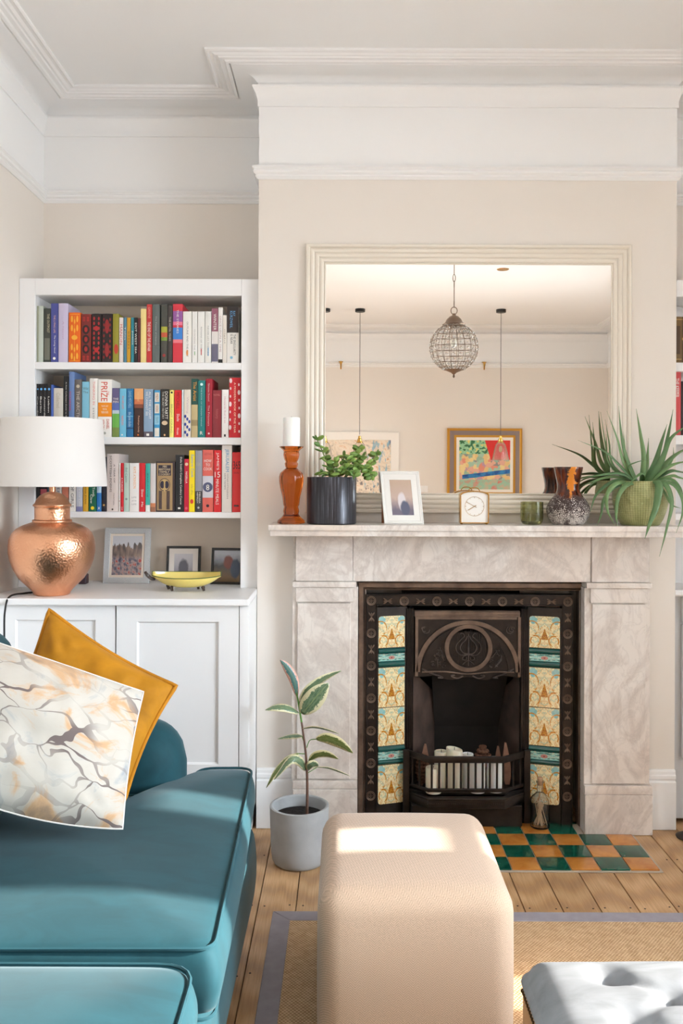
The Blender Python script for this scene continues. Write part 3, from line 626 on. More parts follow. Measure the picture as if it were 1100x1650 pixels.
LOW = [
 (52, 74, 100, (20, 18, 20), 'black paperback behind the lamp at far left', []),
 (76, 108, 105, (52, 38, 44), 'dark paperback with pink picture behind the lamp', [('b', (190, 90, 100), .55, .66), ('b', (40, 90, 90), .66, .7)]),
 (110, 148, 112, (70, 90, 110), 'blue grey paperback behind the lamp', []),
 (150, 181, 100, (234, 228, 222), 'white paperback just right of the lamp finial', [('t', 'SISTERS', (60, 80, 120), .3, .72, .3, .7)]),
 (183, 214, 96, (208, 124, 98), 'salmon paperback half hidden by the lamp', []),
 (217, 251, 96, (236, 230, 222), 'white paperback lettered CITY OF GIRLS', [('t', 'CITY OF GIRLS', (50, 50, 56), .2, .92, .3, .72)]),
 (253, 284, 105, (196, 200, 212), 'pale blue grey paperback', [('t', 'LEVELS OF LIFE', W_, .3, .9, .4, .6), ('b', (130, 130, 170), .9, 1)]),
 (287, 312, 108, (222, 170, 52), 'mustard paperback with black capitals', [('t', 'ONE DAY RINA EVANS', (60, 50, 30), .2, .85, .35, .65)]),
 (315, 352, 100, (14, 100, 74), 'dark green paperback with white script and yellow spot', [('t', 'Tooth', W_, .52, .7, .5, .8), ('t', 'Claw', W_, .66, .84, .2, .5), ('o', (240, 210, 40), .5, .93, .24)]),
 (354, 377, 106, (40, 120, 190), 'bright blue paperback right of the lamp', [('b', (180, 210, 230), .5, .62), ('t', 'x', W_, .9, .96)]),
 (378, 401, 80, (30, 34, 48), 'navy paperback against the pale grey volume', [('o', (190, 150, 90), .5, .88, .22)]),
 (403, 461, 65, (220, 206, 200), 'thick pale hardback, a year of poems', [('t', 'A YEAR OF', (96, 84, 84), .18, .50, .58, .72), ('t', 'SCOTTISH POEMS', (96, 84, 84), .03, .66, .25, .42), ('t', 'MORTON', (130, 115, 115), .68, .88, .56, .66), ('o', (40, 30, 30), .5, .96, .08)], 1),
 (462, 470, 110, (230, 224, 216), 'very slim white paperback with red mark', [('o', (190, 60, 60), .5, .78, .3)]),
 (471, 486, 110, (210, 30, 44), 'slim scarlet paperback', [('t', 'A MURDER', W_, .3, .6, .3, .7), ('t', 'CO', W_, .9, .97, .3, .7)]),
 (487, 513, 110, (188, 208, 196), 'pale mint paperback', [('t', 'Bel Canto', (120, 140, 130), .1, .4), ('o', (130, 150, 150), .5, .74, .22)]),
 (515, 562, 110, (238, 234, 230), 'white paperback with orange author name', [('t', 'KATE ATKINSON', (240, 165, 90), .08, .52, .4, .68), ('h', 'LIFE', (170, 165, 165), .69, .72, .25, .75), ('h', 'AFTER', (170, 165, 165), .76, .79, .25, .75), ('h', 'LIFE', (170, 165, 165), .83, .86, .25, .75)]),
 (563, 592, 110, (212, 36, 44), 'red paperback with white script between white and turquoise', [('t', 'Slow', W_, .54, .7, .35, .75), ('t', 'Me', W_, .8, .9, .35, .7)]),
 (594, 616, 112, (236, 234, 228), 'turquoise paperback with white foot', [('b', (60, 176, 164), 0, .86), ('t', 'gathering', (30, 90, 90), .2, .7)]),
 (618, 644, 112, (212, 206, 204), 'pale paperback with brown foot', [('b', (200, 130, 90), .82, .9), ('b', (150, 100, 74), .9, 1)]),
 (645, 738, 103, (58, 44, 48), 'very thick black and gold banded cookery volume', [('b', (168, 138, 96), .03, .97, .05, .88), ('b', (40, 32, 52), .07, .28, .12, .80), ('h', 'MRS', (225, 205, 170), .08, .12, .36, .58), ('h', 'BEETONS', (225, 205, 170), .135, .175, .16, .76), ('h', 'FAMILY', (225, 205, 170), .185, .225, .2, .72), ('h', 'COOKERY', (225, 205, 170), .235, .27, .16, .76), ('o', (46, 40, 60), .46, .46, .30, 1.15), ('o', (190, 160, 106), .46, .46, .27, 1.15), ('o', (46, 40, 60), .34, .46, .12, 1.7), ('o', (46, 40, 60), .58, .46, .12, 1.7), ('b', (190, 160, 106), .35, .6, .42, .50)] + [('b', (40, 36, 60), .58, .95, a, a + .035) for a in (.16, .22, .28, .58, .64, .70)], 1),
 (741, 783, 70, (30, 28, 30), 'tall black hardback with white italic lettering', [('t', "Delia Smith's Complete Cookery Course", W_, .04, .87, .5, .78), ('b', W_, .92, .95, .3, .6)], 1),
 (784, 807, 90, (196, 12, 50), 'crimson paperback with small round picture', [('o', (220, 190, 160), .5, .1, .35), ('t', 'NIGELLA', W_, .24, .46, .3, .7), ('o', (220, 90, 110), .5, .93, .3)]),
 (808, 836, 48, (246, 216, 20), 'bright yellow paperback with blue letters', [('t', 'Eastern Cook', (60, 140, 210), .07, .44, .35, .85), ('t', 'keller jaffrey', (190, 160, 60), .55, .72), ('o', (214, 60, 40), .5, .83, .3, 1.4)]),
 (838, 872, 48, (152, 152, 160), 'grey hardback with charcoal foot', [('b', (60, 58, 62), .66, 1), ('t', 'MELISSA', W_, .68, .86, .58, .78), ('t', 'HEMSLEY', W_, .68, .86, .25, .45), ('h', 'REAL', (176, 172, 150), .2, .25), ('o', (190, 190, 190), .5, .93, .16)], 1),
 (874, 927, 45, (226, 104, 92), 'coral hardback with white words and a dark plate picture', [('h', 'LEITHS', (180, 80, 76), .05, .085, .15, .85), ('h', 'HOW', W_, .155, .2, .15, .85), ('h', 'TO', W_, .22, .265, .3, .7), ('h', 'COOK', W_, .285, .33, .1, .9), ('b', (212, 210, 218), .42, .77), ('o', (84, 88, 120), .5, .60, .46), ('h', '8', (240, 236, 225), .56, .65, .35, .65), ('o', (60, 40, 50), .5, .90, .14)], 1),
 (930, 966, 47, (222, 36, 44), 'red hardback with fat white capitals', [('t', "JAMIE'S", W_, .04, .32, .3, .72), ('h', '15', W_, .35, .44, .12, .88), ('t', 'MINUTE MEALS', W_, .47, .88, .28, .68)], 1),
 (969, 1018, 22, (236, 230, 224), 'tallest white hardback with blue lettered title', [('t', 'JERUSALEM', (60, 150, 196), .06, .40, .3, .72), ('t', 'YOTAM OTTOLENGHI', (120, 116, 116), .42, .80, .52, .66), ('t', 'SAMI TAMIMI', (120, 116, 116), .42, .66, .26, .4)], 1),
 (1020, 1062, 57, (214, 40, 40), 'red hardback numbered 365 at the right end', [('h', '365', (30, 16, 18), .15, .28, .12, .95), ('h', 'RECIPES', (130, 20, 26), .33, .36, .2, .8), ('b', (60, 14, 20), .88, .91, .2, .8)], 1),
]
row(40, 710, f3, LOW, SHELF[2], ' on the third shelf', 'books on the third shelf')
# ------------------------------------------------------------------ right alcove: bookcase edge, cabinet, a few books
rb = thing('bookcase', 'white bookcase glimpsed at the right edge beyond the chimney breast', 'bookcase', (1.9, 3.6, ZW))
RX0, RX1 = BX1 + .001, XR - .001; ry = 3.46
part('back_panel', MB().box(RX0, RX1, YBI, YBI + .012, ZW, ZTOP), M_joinery, rb, smooth=0)
for a, b in ((RX0, RX0 + .018), (RX1 - .05, RX1)): part('side_panel', MB().box(a, b, ry, YBI, ZW, ZTOP), M_joinery, rb, smooth=0)
for t, b in ((476, 449), (582, 596), (699, 714), (826, 836)):
    part('shelf', MB().box(RX0 + .018, RX1 - .05, ry, YBI, PZ(max(t, b), ry), PZ(min(t, b), ry)), M_joinery, rb, bevel=.001)
part('worktop', MB().box(RX0, RX1, ry - .04, YBI + .04, ZW - .024, ZW), M_joinery, bevel=.005, label='white worktop at the right edge above the grey cabinet', cat='worktop')
rc = thing('alcove_cabinet', 'pale grey cabinet at the right edge beyond the chimney breast', 'cabinet', (1.9, 3.6, 0))
part('body', MB().box(RX0 + .001, RX1 - .002, ry, YBI + .04, .02, ZW - .025), M_greyjoin, rc, smooth=0)
part('door', MB().box(RX0 + .04, RX0 + .6, ry - .018, ry, .26, PZ(1003, ry)), M_greyjoin, rc, bevel=.002)
part('drawer', MB().box(RX0 + .04, RX0 + .6, ry - .018, ry, PZ(1000, ry), ZW - .03), M_greyjoin, rc, bevel=.002)
yb_ = ry + .03; z2 = PZ(582, ry); z3 = PZ(699, ry)
def rbook(p0, p1, t, z, col, lab, dec=(), hard=1):
    a, b = PX(p0, yb_), PX(p1, yb_); a = max(a, RX0 + .0185)
    book(a, b, z + .0002, PZ(t, yb_), yb_, col, .14, 'hardback_book' if hard else 'paperback_book', lab, 'books at the right edge', dec)
rbook(1083, 1097, 508, z2, (120, 90, 40), 'brown and gold hardback high at the right edge', [('b', (190, 150, 80), .05, .07), ('b', (190, 150, 80), .9, .92), ('b', (80, 56, 30), .2, .8, .2, .8)])
rbook(1097.3, 1112, 508, z2, (104, 84, 44), 'second brown gold tooled hardback at the right edge', [('b', (190, 150, 80), .05, .07), ('b', (190, 150, 80), .45, .5)])
rbook(1083, 1096, 597, z3, (206, 60, 60), 'red book behind the aloe at the right edge', [('t', 'THE KEEPER', W_, .1, .4)])
rbook(1096.3, 1112, 612, z3, (46, 40, 44), 'dark book beside the red one at the right edge')
# ================================================================== FIREPLACE SURROUND (marble)
YP = 3.345
fs_ = thing('fireplace_surround', 'veined marble fireplace surround with panelled jambs on the chimney breast', 'fireplace surround', (.482, 3.38, 0))
Yb = BY - .0005
ZM = 1.1745
mx0, mx1 = PX(432, 3.2, 847), PX(1104, 3.2, 847)
part('mantelshelf', MB().box(mx0, mx1, 3.200, Yb, ZM - .0205, ZM), M_marble, fs_, bevel=.003, bseg=2)
part('mantel_moulding', MB().box(mx0 + .006, mx1 - .006, 3.208, Yb, ZM - .041, ZM - .0206), M_marble, fs_, bevel=.003, bseg=2)
zt = ZM - .0415
zf = PZ(937, YP)
part('frieze', MB().box(PX(568.5, YP) , PX(952.5, YP), YP + .006, Yb, zf, zt), M_marble, fs_, bevel=.0015)
for side in (0, 1):
    if not side: o0, o1, c0, c1, k0, k1, p0, p1, q0, q1, b0, b1 = 470.5, 577, 476, 568, 471.5, 574.5, 479, 565, 476.5, 570, 473, 577
    else: o0, o1, c0, c1, k0, k1, p0, p1, q0, q1, b0, b1 = 943, 1049, 953, 1046, 945, 1050.5, 955, 1041, 951, 1044, 943, 1052
    part('corner_block', MB().pbox(c0, c1, 866, 937, YP, Yb).v and MB().box(PX(c0, YP), PX(c1, YP), YP, Yb, zf + .0005, zt), M_marble, fs_, bevel=.002)
    part('block_return', MB().box(PX(o0 + 1, YP), PX(o1 if side else c0, YP) if not side else PX(c0 - .5, YP), YP + .02, Yb, zf, zt) if not side else MB().box(PX(c1 + .5, YP), PX(o1, YP), YP + .02, Yb, zf, zt), M_marble, fs_, bevel=.001)
    zc = PZ(946.5, YP - .01); a, b = PX(k0, YP - .01), PX(k1, YP - .01)
    part('capital', MB().box(a, b, YP - .012, Yb, zc, zf - .0005), M_marble, fs_, bevel=.004, bseg=2)
    part('capital_band', MB().box(PX(q0, YP), PX(q1, YP), YP - .003, Yb - .03, PZ(970, YP), zc - .0005), M_marble, fs_, bevel=.0015)
    zp = PZ(1258 if not side else 1264, YP); zpl = PZ(1271 if not side else 1278, YP)
    part('jamb', MB().box(PX(o0, YP), PX(o1, YP), YP + .012, Yb, zp, zc - .001), M_marble, fs_, bevel=.0015)
    part('jamb_panel', MB().box(PX(p0, YP), PX(p1, YP), YP + .004, Yb - .03, PZ(1256 if not side else 1262, YP), PZ(972, YP)), M_marble, fs_, bevel=.002)
    part('base_moulding', MB().box(PX(b0, YP) - .001, PX(b1, YP), YP - .006, Yb, zpl, zp - .0005), M_marble, fs_, bevel=.005, bseg=2)
    part('plinth', MB().box(PX(b0, YP), PX(b1, YP), YP - .008, Yb, .001, zpl - .0005), M_marble, fs_, bevel=.002)
# ================================================================== CAST IRON INSERT
gi = thing('cast_iron_fireplace', 'black cast iron fireplace insert with tiled cheeks and arched hood', 'fireplace', (.482, 3.5, 0))
Y0 = 3.411; M_ironhi = m_iron('burnished iron relief', (70, 64, 64), (112, 100, 94), .3)
def X(p, Y): return PX(p, Y, 1100)
def Z(p, Y): return PZ(p, Y, 760)
def pframe(p0, p1, t, Y, prof):                    # three-sided moulding: inset profile (d, Y), legs run to the floor
    x0, x1, z1 = X(p0, Y), X(p1, Y), Z(t, Y); rows = []
    for (d_, y) in prof: rows.append([(x0 + d_, y, .001), (x0 + d_, y, z1 - d_), (x1 - d_, y, z1 - d_), (x1 - d_, y, .001)])
    m = MB(); m.rows(rows, True, False); n = len(prof); m.f += [tuple(i * 4 for i in range(n)), tuple(i * 4 + 3 for i in range(n))[::-1]]; m.mi += [0, 0]; return m
part('outer_frame', pframe(576, 947, 938.5, Y0, [(0, Y0 + .06), (0, Y0 + .004), (.004, Y0), (.020, Y0), (.024, Y0 + .008), (.026, Y0 + .004), (.0285, Y0 + .012), (.032, Y0 + .014), (.032, Y0 + .06)]), M_ironbr, gi, smooth=25)
YO = 3.421
part('ornate_border', pframe(589.5, 922.5, 958, YO, [(0, YO + .04), (0, YO - .003), (.003, YO - .003), (.005, YO), (.0375, YO), (.0395, YO - .003), (.0425, YO - .003), (.0425, YO + .04)]), M_iron, gi, smooth=20)
# rosettes and leaf sprays cast on the border
cen = lambda a, b: (a + b) / 2
def rosette(c):
    m = MB(); r = .0165
    for q, h in ((r, .0022), (r * .72, .0016)):
        m.tube([(c[0] + q * math.cos(a), c[1] - .0005, c[2] + q * math.sin(a)) for a in [math.tau * k / 16 for k in range(16)]], h, 5, True)
    dm = r * .45; m.tube([(c[0] + dm, c[1], c[2]), (c[0], c[1], c[2] + dm), (c[0] - dm, c[1], c[2]), (c[0], c[1], c[2] - dm)], .0014, 4, True); m.ball(c, (.0028, .002, .0028), 6, 4)
    return m
def spray(c, horiz):
    m = MB(); m.ball(c, (.003, .002, .003), 6, 4)
    for s in (-1, 1):
        for a in (-32, 0, 32):
            t0 = .009 if a else .008; L = .0115 if a else .009
            th = R(a) + (0 if s > 0 else math.pi)
            dx, dz = math.cos(th), math.sin(th)
            if not horiz: dx, dz = dz, dx
            p = [Vector((c[0] + dx * q, c[1] - .0005, c[2] + dz * q)) for q in (t0 * .3, t0, t0 + L * .6, t0 + L)]
            m.tube(p, [.0008, .0030, .0034, .0008], 5)
        dx, dz = (s, 0) if horiz else (0, s)
    return m
rt = part('rosette', rosette((0, 0, 0)), M_ironbr, gi, origin=(0, 0, 0)); rt.location = Vector((X(597.5, YO), YO - .001, Z(968.5, YO))) - wloc(gi)
sv = part('leaf_spray', spray((0, 0, 0), False), M_ironbr, gi, origin=(0, 0, 0)); shh = part('leaf_spray', spray((0, 0, 0), True), M_ironbr, gi, origin=(0, 0, 0))
cx = [597.7 + 52.9 * i for i in range(7)]; cx[-1] = 914; cx = [597.7 + (914 - 597.7) * i / 6 for i in range(7)]
cy = [968.5 + i * 52.4 for i in range(7)]
sfirst = {0: True, 1: True}
def place(o, used, pos):
    if not used: o.location = Vector(pos) - wloc(gi); return
    dup(o, o.name.split('.')[0], gi, pos)
for i, c in enumerate(cx):
    if i: dup(rt, 'rosette', gi, (X(c, YO), YO - .001, Z(969, YO)))
    if i < 6: place(shh, i > 0, (X(c + 26.3, YO), YO - .001, Z(969, YO)))
k = 0
for s in (597.7, 914):
    for j, c in enumerate(cy):
        if j: dup(rt, 'rosette', gi, (X(s, YO), YO - .001, Z(c, YO)))
        if j < 6: place(sv, k > 0, (X(s, YO), YO - .001, Z(c + 26.2, YO))); k += 1
# splayed cheek plates that hold the tiles
YI = 3.462; YU = 3.424
for s, (a, b) in enumerate(((606, 655), (906, 849.5))):
    xo, xi = X(a, YU), X(b, YI); z1 = Z(980, YU)
    m = MB(); m.add([(xo, YU, .001), (xi, YI, .001), (xi, YI, z1), (xo, YU, z1), (xo, YU + .02, .001), (xi, YI + .02, .001), (xi, YI + .02, z1), (xo, YU + .02, z1)], [(0, 1, 2, 3), (4, 7, 6, 5), (0, 4, 5, 1), (3, 2, 6, 7), (0, 3, 7, 4), (1, 5, 6, 2)])
    part('cheek_plate', m, M_iron, gi, smooth=0)
    # tile column
    ta, tb = ((609, 651) if s == 0 else (901.5, 852.5))
    fr = lambda px_: (px_ - a) / (b - a)
    def on(px_, u_off=0):
        t = fr(px_); Yq = YU + (YI - YU) * t; return Vector((X(px_, Yq), Yq, 0))
    A, B = on(ta), on(tb); nrm = Vector((-(B - A).y, (B - A).x, 0)).normalized()
    if nrm.y > 0: nrm = -nrm
    Ym = (A.y + B.y) / 2
    rows_ = [(992.5, 1043.5, 'A'), (1044.5, 1053, 'g'), (1053.5, 1065, 'B'), (1065.5, 1074.5, 'g'), (1075.5, 1139, 'A'), (1140, 1201, 'A'), (1202, 1210.5, 'g'), (1211, 1223.5, 'B'), (1224, 1231, 'g'), (1232, 1294.5, 'A')]
    for r_, (t, bt, kd) in enumerate(rows_):
        z1, z0 = Z(t, Ym) - .0004, Z(bt, Ym) + .0004
        if kd == 'g':
            m = MB(); n = 6; prof = [(0, 0)] + [(.002 + .006 * math.sin(math.pi * q / n), z0 + (z1 - z0) * q / n) for q in range(n + 1)]
            rows2 = [[tuple(A + nrm * o_ + Vector((0, 0, zz))), tuple(B + nrm * o_ + Vector((0, 0, zz)))] for (o_, zz) in [(-.0, z0)] + prof[1:] + [(-.0, z1)]]
            m.rows(rows2); nn = len(rows2); m.f += [tuple(2 * q for q in range(nn)), tuple(2 * q + 1 for q in range(nn))[::-1]]; m.mi += [0, 0]
            part('glazed_moulding', m, M_gstrip, gi, smooth=40)
        else:
            cut = .010; W = (B - A).length
            pts = [(0, 0), (1, 0), (1, 1), (0, 1)]; H = z1 - z0
            if r_ == 0: pts = [(0, 0), (1, 0), (1, 1 - cut / H * .9), (1 - .3 * cut / W, 1 - .3 * cut / H), (1 - cut / W, 1), (cut / W, 1), (.3 * cut / W, 1 - .3 * cut / H), (0, 1 - cut / H)]
            if r_ == 9: pts = [(cut / W, 0), (1 - cut / W, 0), (1 - .3 * cut / W, .3 * cut / H), (1, cut / H), (1, 1), (0, 1), (0, cut / H), (.3 * cut / W, .3 * cut / H)]
            m = MB(); n = len(pts); th = .004; vs = []; uv = []
            flip = s == 1
            for off in (th, .0002):
                for (u, v) in pts: vs.append(tuple(A + (B - A) * u + nrm * off + Vector((0, 0, z0 + H * v)))); uv.append((u, v))
            m.add(vs, [tuple(range(n)), tuple(range(n, 2 * n))[::-1]] + [(i, i + n, (i + 1) % n + n, (i + 1) % n) for i in range(n)]); m.uv = uv
            part('glazed_tile', m, M_tileA if kd == 'A' else M_tileB, gi, smooth=0)
# reeded columns
for a, b in ((654.5, 666), (839, 850.5)):
    m = MB(); Yc_ = 3.458; x0, x1 = X(a, Yc_), X(b, Yc_); z1 = Z(981, Yc_); m.box(x0, x1, Yc_, Yc_ + .03, .001, z1)
    for q in range(4): xx = x0 + (x1 - x0) * (q + .5) / 4; m.tube([(xx, Yc_, .02), (xx, Yc_, z1)], .0028, 6)
    part('reeded_column', m, M_iron, gi)
# hood plate with arch
YH = 3.462
hx0, hx1 = X(667, YH), X(837, YH); ztop = Z(984, YH); zb = Z(1094, YH); cxh = X(753.5, YH)
m = MB(); m.box(hx0, hx1, YH - .002, YH + .02, Z(994, YH), ztop); m.box(hx0, hx1, YH - .006, YH - .002, Z(990, YH), ztop - .004)
part('lintel_bar', m, M_ironbr, gi, bevel=.001)
zA = Z(1083, YH); rA = X(831.5, YH) - cxh; rO = rA * 1.0
# lower scalloped edge
def scal(u):                                       # u -1..1 -> z drop of lower edge
    return zb + .006 * math.cos(u * math.pi * 3.0) + .012 * u * u
nu = 36
m = MB(); top = Z(994, YH)
for i in range(nu):
    u0, u1 = -1 + 2 * i / nu, -1 + 2 * (i + 1) / nu; x0, x1 = cxh + u0 * (hx1 - hx0) / 2, cxh + u1 * (hx1 - hx0) / 2
    z0a, z1a = scal(u0), scal(u1)
    m.add([(x0, YH + .004, z0a), (x1, YH + .004, z1a), (x1, YH + .004, top), (x0, YH + .004, top), (x0, YH + .014, z0a), (x1, YH + .014, z1a), (x1, YH + .014, top), (x0, YH + .014, top)], [(0, 1, 2, 3), (4, 7, 6, 5), (0, 4, 5, 1)])
hd = part('hood_plate', m, M_iron, gi)
def strip2(pts_a, pts_b, y0, y1):
    m = MB(); n = len(pts_a); vs = []
    for p in pts_a: vs.append((p[0], y0, p[1]))
    for p in pts_b: vs.append((p[0], y0, p[1]))
    for p in pts_a: vs.append((p[0], y1, p[1]))
    for p in pts_b: vs.append((p[0], y1, p[1]))
    fs = []
    for i in range(n - 1): fs += [(i, i + 1, n + i + 1, n + i), (2 * n + i, 3 * n + i, 3 * n + i + 1, 2 * n + i + 1), (i, 2 * n + i, 2 * n + i + 1, i + 1), (n + i, n + i + 1, 3 * n + i + 1, 3 * n + i)]
    fs += [(0, n, 3 * n, 2 * n), (n - 1, 3 * n - 1, 4 * n - 1, 2 * n - 1)]; m.add(vs, fs); return m
N = 40
ang = [math.pi * (i / N) for i in range(N + 1)]
def arcp(cx_, cz_, r, a0=0, a1=math.pi, n=N, zs=1): return [(cx_ + r * math.cos(a0 + (a1 - a0) * i / n), cz_ + zs * r * math.sin(a0 + (a1 - a0) * i / n)) for i in range(n + 1)]
part('arch_band', strip2(arcp(cxh, zA, rA * 1.07), arcp(cxh, zA, rA * .985), YH - .003, YH + .006), M_ironbr, hd)
m = MB()
for s in (-1, 1): m.box(cxh + s * (hx1 - hx0) / 2, cxh + s * ((hx1 - hx0) / 2 - .011), YH - .003, YH + .006, zb + .010, top)
m.box(hx0 + .011, hx1 - .011, YH - .0028, YH + .006, top - .010, top)
part('hood_border', m, M_ironbr, hd, smooth=0)
part('inner_arch', strip2(arcp(cxh, zA, rA * .95), arcp(cxh, zA, rA * .84), YH - .001, YH + .006), M_iron, hd)
cm_z = Z(1044, YH); cm_x = X(754, YH); rM = .0238 * 3.24
rM = X(786.5, YH) - cm_x
part('medallion_ring', strip2(arcp(cm_x, cm_z, rM * 1.18, 0, math.tau), arcp(cm_x, cm_z, rM * .98, 0, math.tau), YH - .007, YH + .006), M_ironbr, hd)
m = MB(); m.add([(cm_x + rM * math.cos(a), YH - .001, cm_z + rM * math.sin(a)) for a in [math.tau * q / 40 for q in range(40)]], [tuple(range(40))[::-1]])
for q in range(-9, 10): 
    xx = cm_x + rM * q / 10; hh_ = math.sqrt(max(0, 1 - (q / 10) ** 2)) * rM * .96; m.tube([(xx, YH - .0012, cm_z - hh_), (xx, YH - .0012, cm_z + hh_)], .0007, 4)
part('medallion', m, M_iron, hd)
m = MB()                                            # tulip motif
s_ = rM / 34
def tp(pts): return [(cm_x + p[0] * s_, YH - .0035, cm_z + p[1] * s_) for p in pts]
for s in (-1, 1):
    m.tube(cat_spline(tp([(s * 2, -10), (s * 12, -12), (s * 20, -5), (s * 20, 6), (s * 12, 15), (s * 7, 20), (s * 10, 25), (s * 14, 24)]), 20), .0021, 6)
    m.tube(cat_spline(tp([(0, -10), (s * 9, -8), (s * 14, 0), (s * 11, 8), (s * 5, 14), (s * 2, 20)]), 16), .0026, 6)
    m.tube(cat_spline(tp([(0, -11), (s * 8, -14), (s * 10, -19), (s * 4, -20), (s * 3, -15)]), 12), .0018, 6)
    m.tube(cat_spline(tp([(0, -20), (s * 6, -24), (s * 10, -28)]), 8), .0016, 6)
m.tube(tp([(0, -30), (0, 0), (0, 24)]), [.001, .004, .001], 6); m.ball((cm_x, YH - .004, cm_z - 10 * s_), .0032, 8, 5)
part('tulip_relief', m, M_ironhi, hd)
m = MB()                                            # swags either side, corner scrolls, lower lip scrolls
for s in (-1, 1):
    for q in range(7):
        a = R(150 - q * 14) if s < 0 else R(30 + q * 14); r1, r2 = rA * .80, rA * (.58 + .04 * (q % 2))
        p0 = Vector((cxh + r1 * math.cos(a) , YH + .001, zA + r1 * math.sin(a) * .82)); 
        if abs(p0.x - cm_x) < rM * 1.2 and abs(p0.z - cm_z) < rM * 1.2: continue
        pts = [p0 + Vector((-s * rA * .05 * t_ + .006 * math.sin(t_ * 2.2 + q), -.0006, -rA * .11 * t_)) for t_ in (0, .7, 1.4, 2.1)]
        pts = [p for p in pts if (p - Vector((cm_x, p.y, cm_z))).length > rM * 1.2 and (p - Vector((cxh, p.y, zA))).length < rA * .83]
        if len(pts) > 1: m.tube(pts, [.0012] + [.0024] * (len(pts) - 2) + [.001], 5)
        m.ball(p0, (.003, .002, .003), 6, 4)
    cxk, czk = cxh + s * rA * .93, zA + rA * .90
    for q in range(3):
        rr = .006 + .004 * q; m.tube([(cxk - s * .006 * q + rr * math.cos(R(40 * k_ + 60 * q)), YH + .002, czk + rr * math.sin(R(40 * k_ + 60 * q)) - .003 * q) for k_ in range(7)], .0016, 5)
    m.tube(cat_spline([(cxh + s * rA * .10, YH, zb + .012), (cxh + s * rA * .22, YH - .002, zb + .003), (cxh + s * rA * .35, YH - .002, zb + .012), (cxh + s * rA * .27, YH - .002, zb + .015)], 14), .003, 6)
    m.tube(cat_spline([(cxh + s * rA * .95, YH, zb + .040), (cxh + s * rA * .75, YH - .002, zb + .022), (cxh + s * rA * .52, YH - .002, zb + .006), (cxh + s * rA * .62, YH - .002, zb + .004)], 14), .003, 6)
rs = random.Random(5)
for s in (-1, 1):
    for q in range(60):
        a = R(rs.uniform(12, 75)); r1 = rA * rs.uniform(.45, .78); p0 = Vector((cxh + s * r1 * math.cos(a), YH + .001, zA + r1 * math.sin(a) * .98))
        if (p0 - Vector((cm_x, p0.y, cm_z))).length < rM * 1.32 or p0.z < zA + .012: continue
        th = rs.uniform(0, math.tau); rr = .0055; m.tube([p0 + Vector((rr * math.cos(th + k_ * .7) * (1 - k_ * .1), -.0006, rr * math.sin(th + k_ * .7) * (1 - k_ * .1))) for k_ in range(6)], [.0008, .0017, .0019, .0017, .0014, .0008], 5)
part('scroll_relief', m, M_ironhi, hd, kind='stuff')
lower = cat_spline([(cxh - rA * .95, YH, zA - .0), (cxh - rA * .5, YH, zb + .028), (cxh, YH, zb + .020), (cxh + rA * .5, YH, zb + .028), (cxh + rA * .95, YH, zA)], 24)
part('lower_band', MB().tube(lower, .0055, 8, flat=.6), M_ironbr, hd)
# firebox
m = MB(); YM, YR_ = 3.478, 3.665
x0, x1, z1 = X(664, YM), X(840, YM), Z(1080, YM); bx0, bx1 = X(700, YR_), X(803, YR_); zz1 = Z(1170, YR_)
m.add([(x0, YM, .10), (bx0, YR_, .10), (bx0, YR_, zz1 + .14), (x0, YM, z1)], [(0, 1, 2, 3)]); part('side_cheek', m, M_fireclay, gi, smooth=0); m = MB(); m.add([(x1, YM, .10), (bx1, YR_, .10), (bx1, YR_, zz1 + .14), (x1, YM, z1)], [(3, 2, 1, 0)])
part('side_cheek', m, M_fireclay, gi, smooth=0)
m = MB(); m.add([(bx0, YR_, .10), (bx1, YR_, .10), (bx1, YR_, zz1), (bx0, YR_, zz1), (bx1 + .03, YM + .06, z1 + .06), (bx0 - .03, YM + .06, z1 + .06)], [(0, 1, 2, 3), (3, 2, 4, 5)])
m.box(x0 - .01, x1 + .01, YM + .01, YR_ + .01, .085, .10); m.box(x0 - .03, x1 + .03, YR_ + .012, YR_ + .02, .0, .9)
m.box(x0 - .012, x0 - .004, YM, YR_ + .01, 0, .85); m.box(x1 + .004, x1 + .012, YM, YR_ + .01, 0, .85); m.box(x0 - .01, x1 + .01, YM + .03, YR_ + .01, .84, .85)
part('firebox', m, M_soot, gi, smooth=0)
# basket: bowed rails, bars, apron, hearth plate
def plan(Yo): 
    a = [(654.5, 3.452), (690, Yo), (814, Yo), (851.5, 3.452)]
    return [(X(p, y), y) for p, y in a]
def bowed(z0, z1, Yo, th):
    pl = plan(Yo); m = MB(); rows = []
    inner = [(x + (0.004 if i < 2 else -.004), y + th) for i, (x, y) in enumerate(pl)]
    rows = [[(x, y, z0) for x, y in pl], [(x, y, z1) for x, y in pl], [(x, y, z1) for x, y in inner], [(x, y, z0) for x, y in inner]]
    m.rows(rows, True, False); m.f += [(0, 4, 8, 12), (15, 11, 7, 3)]; m.mi += [0, 0]; return m
gb = part('grate_basket', bowed(.262, .286, 3.365, .012), M_iron, gi, bevel=.002)
part('lower_rail', bowed(.150, .163, 3.367, .010), M_iron, gb, bevel=.0015)
part('apron', bowed(.088, .122, 3.362, .020), M_iron, gb, bevel=.002); part('apron_ledge', bowed(.122, .130, 3.354, .03), M_iron, gb, bevel=.001)
m = MB(); pl = plan(3.40)
m.add([(x, y, z) for z in (.130, .138) for x, y in pl + [(pl[3][0], 3.60), (pl[0][0], 3.60)]], [(5, 4, 3, 2, 1, 0), (6, 7, 8, 9, 10, 11)] + [(i, (i + 1) % 6, (i + 1) % 6 + 6, i + 6) for i in range(6)])
part('grate_floor', m, M_iron, gb, smooth=0)
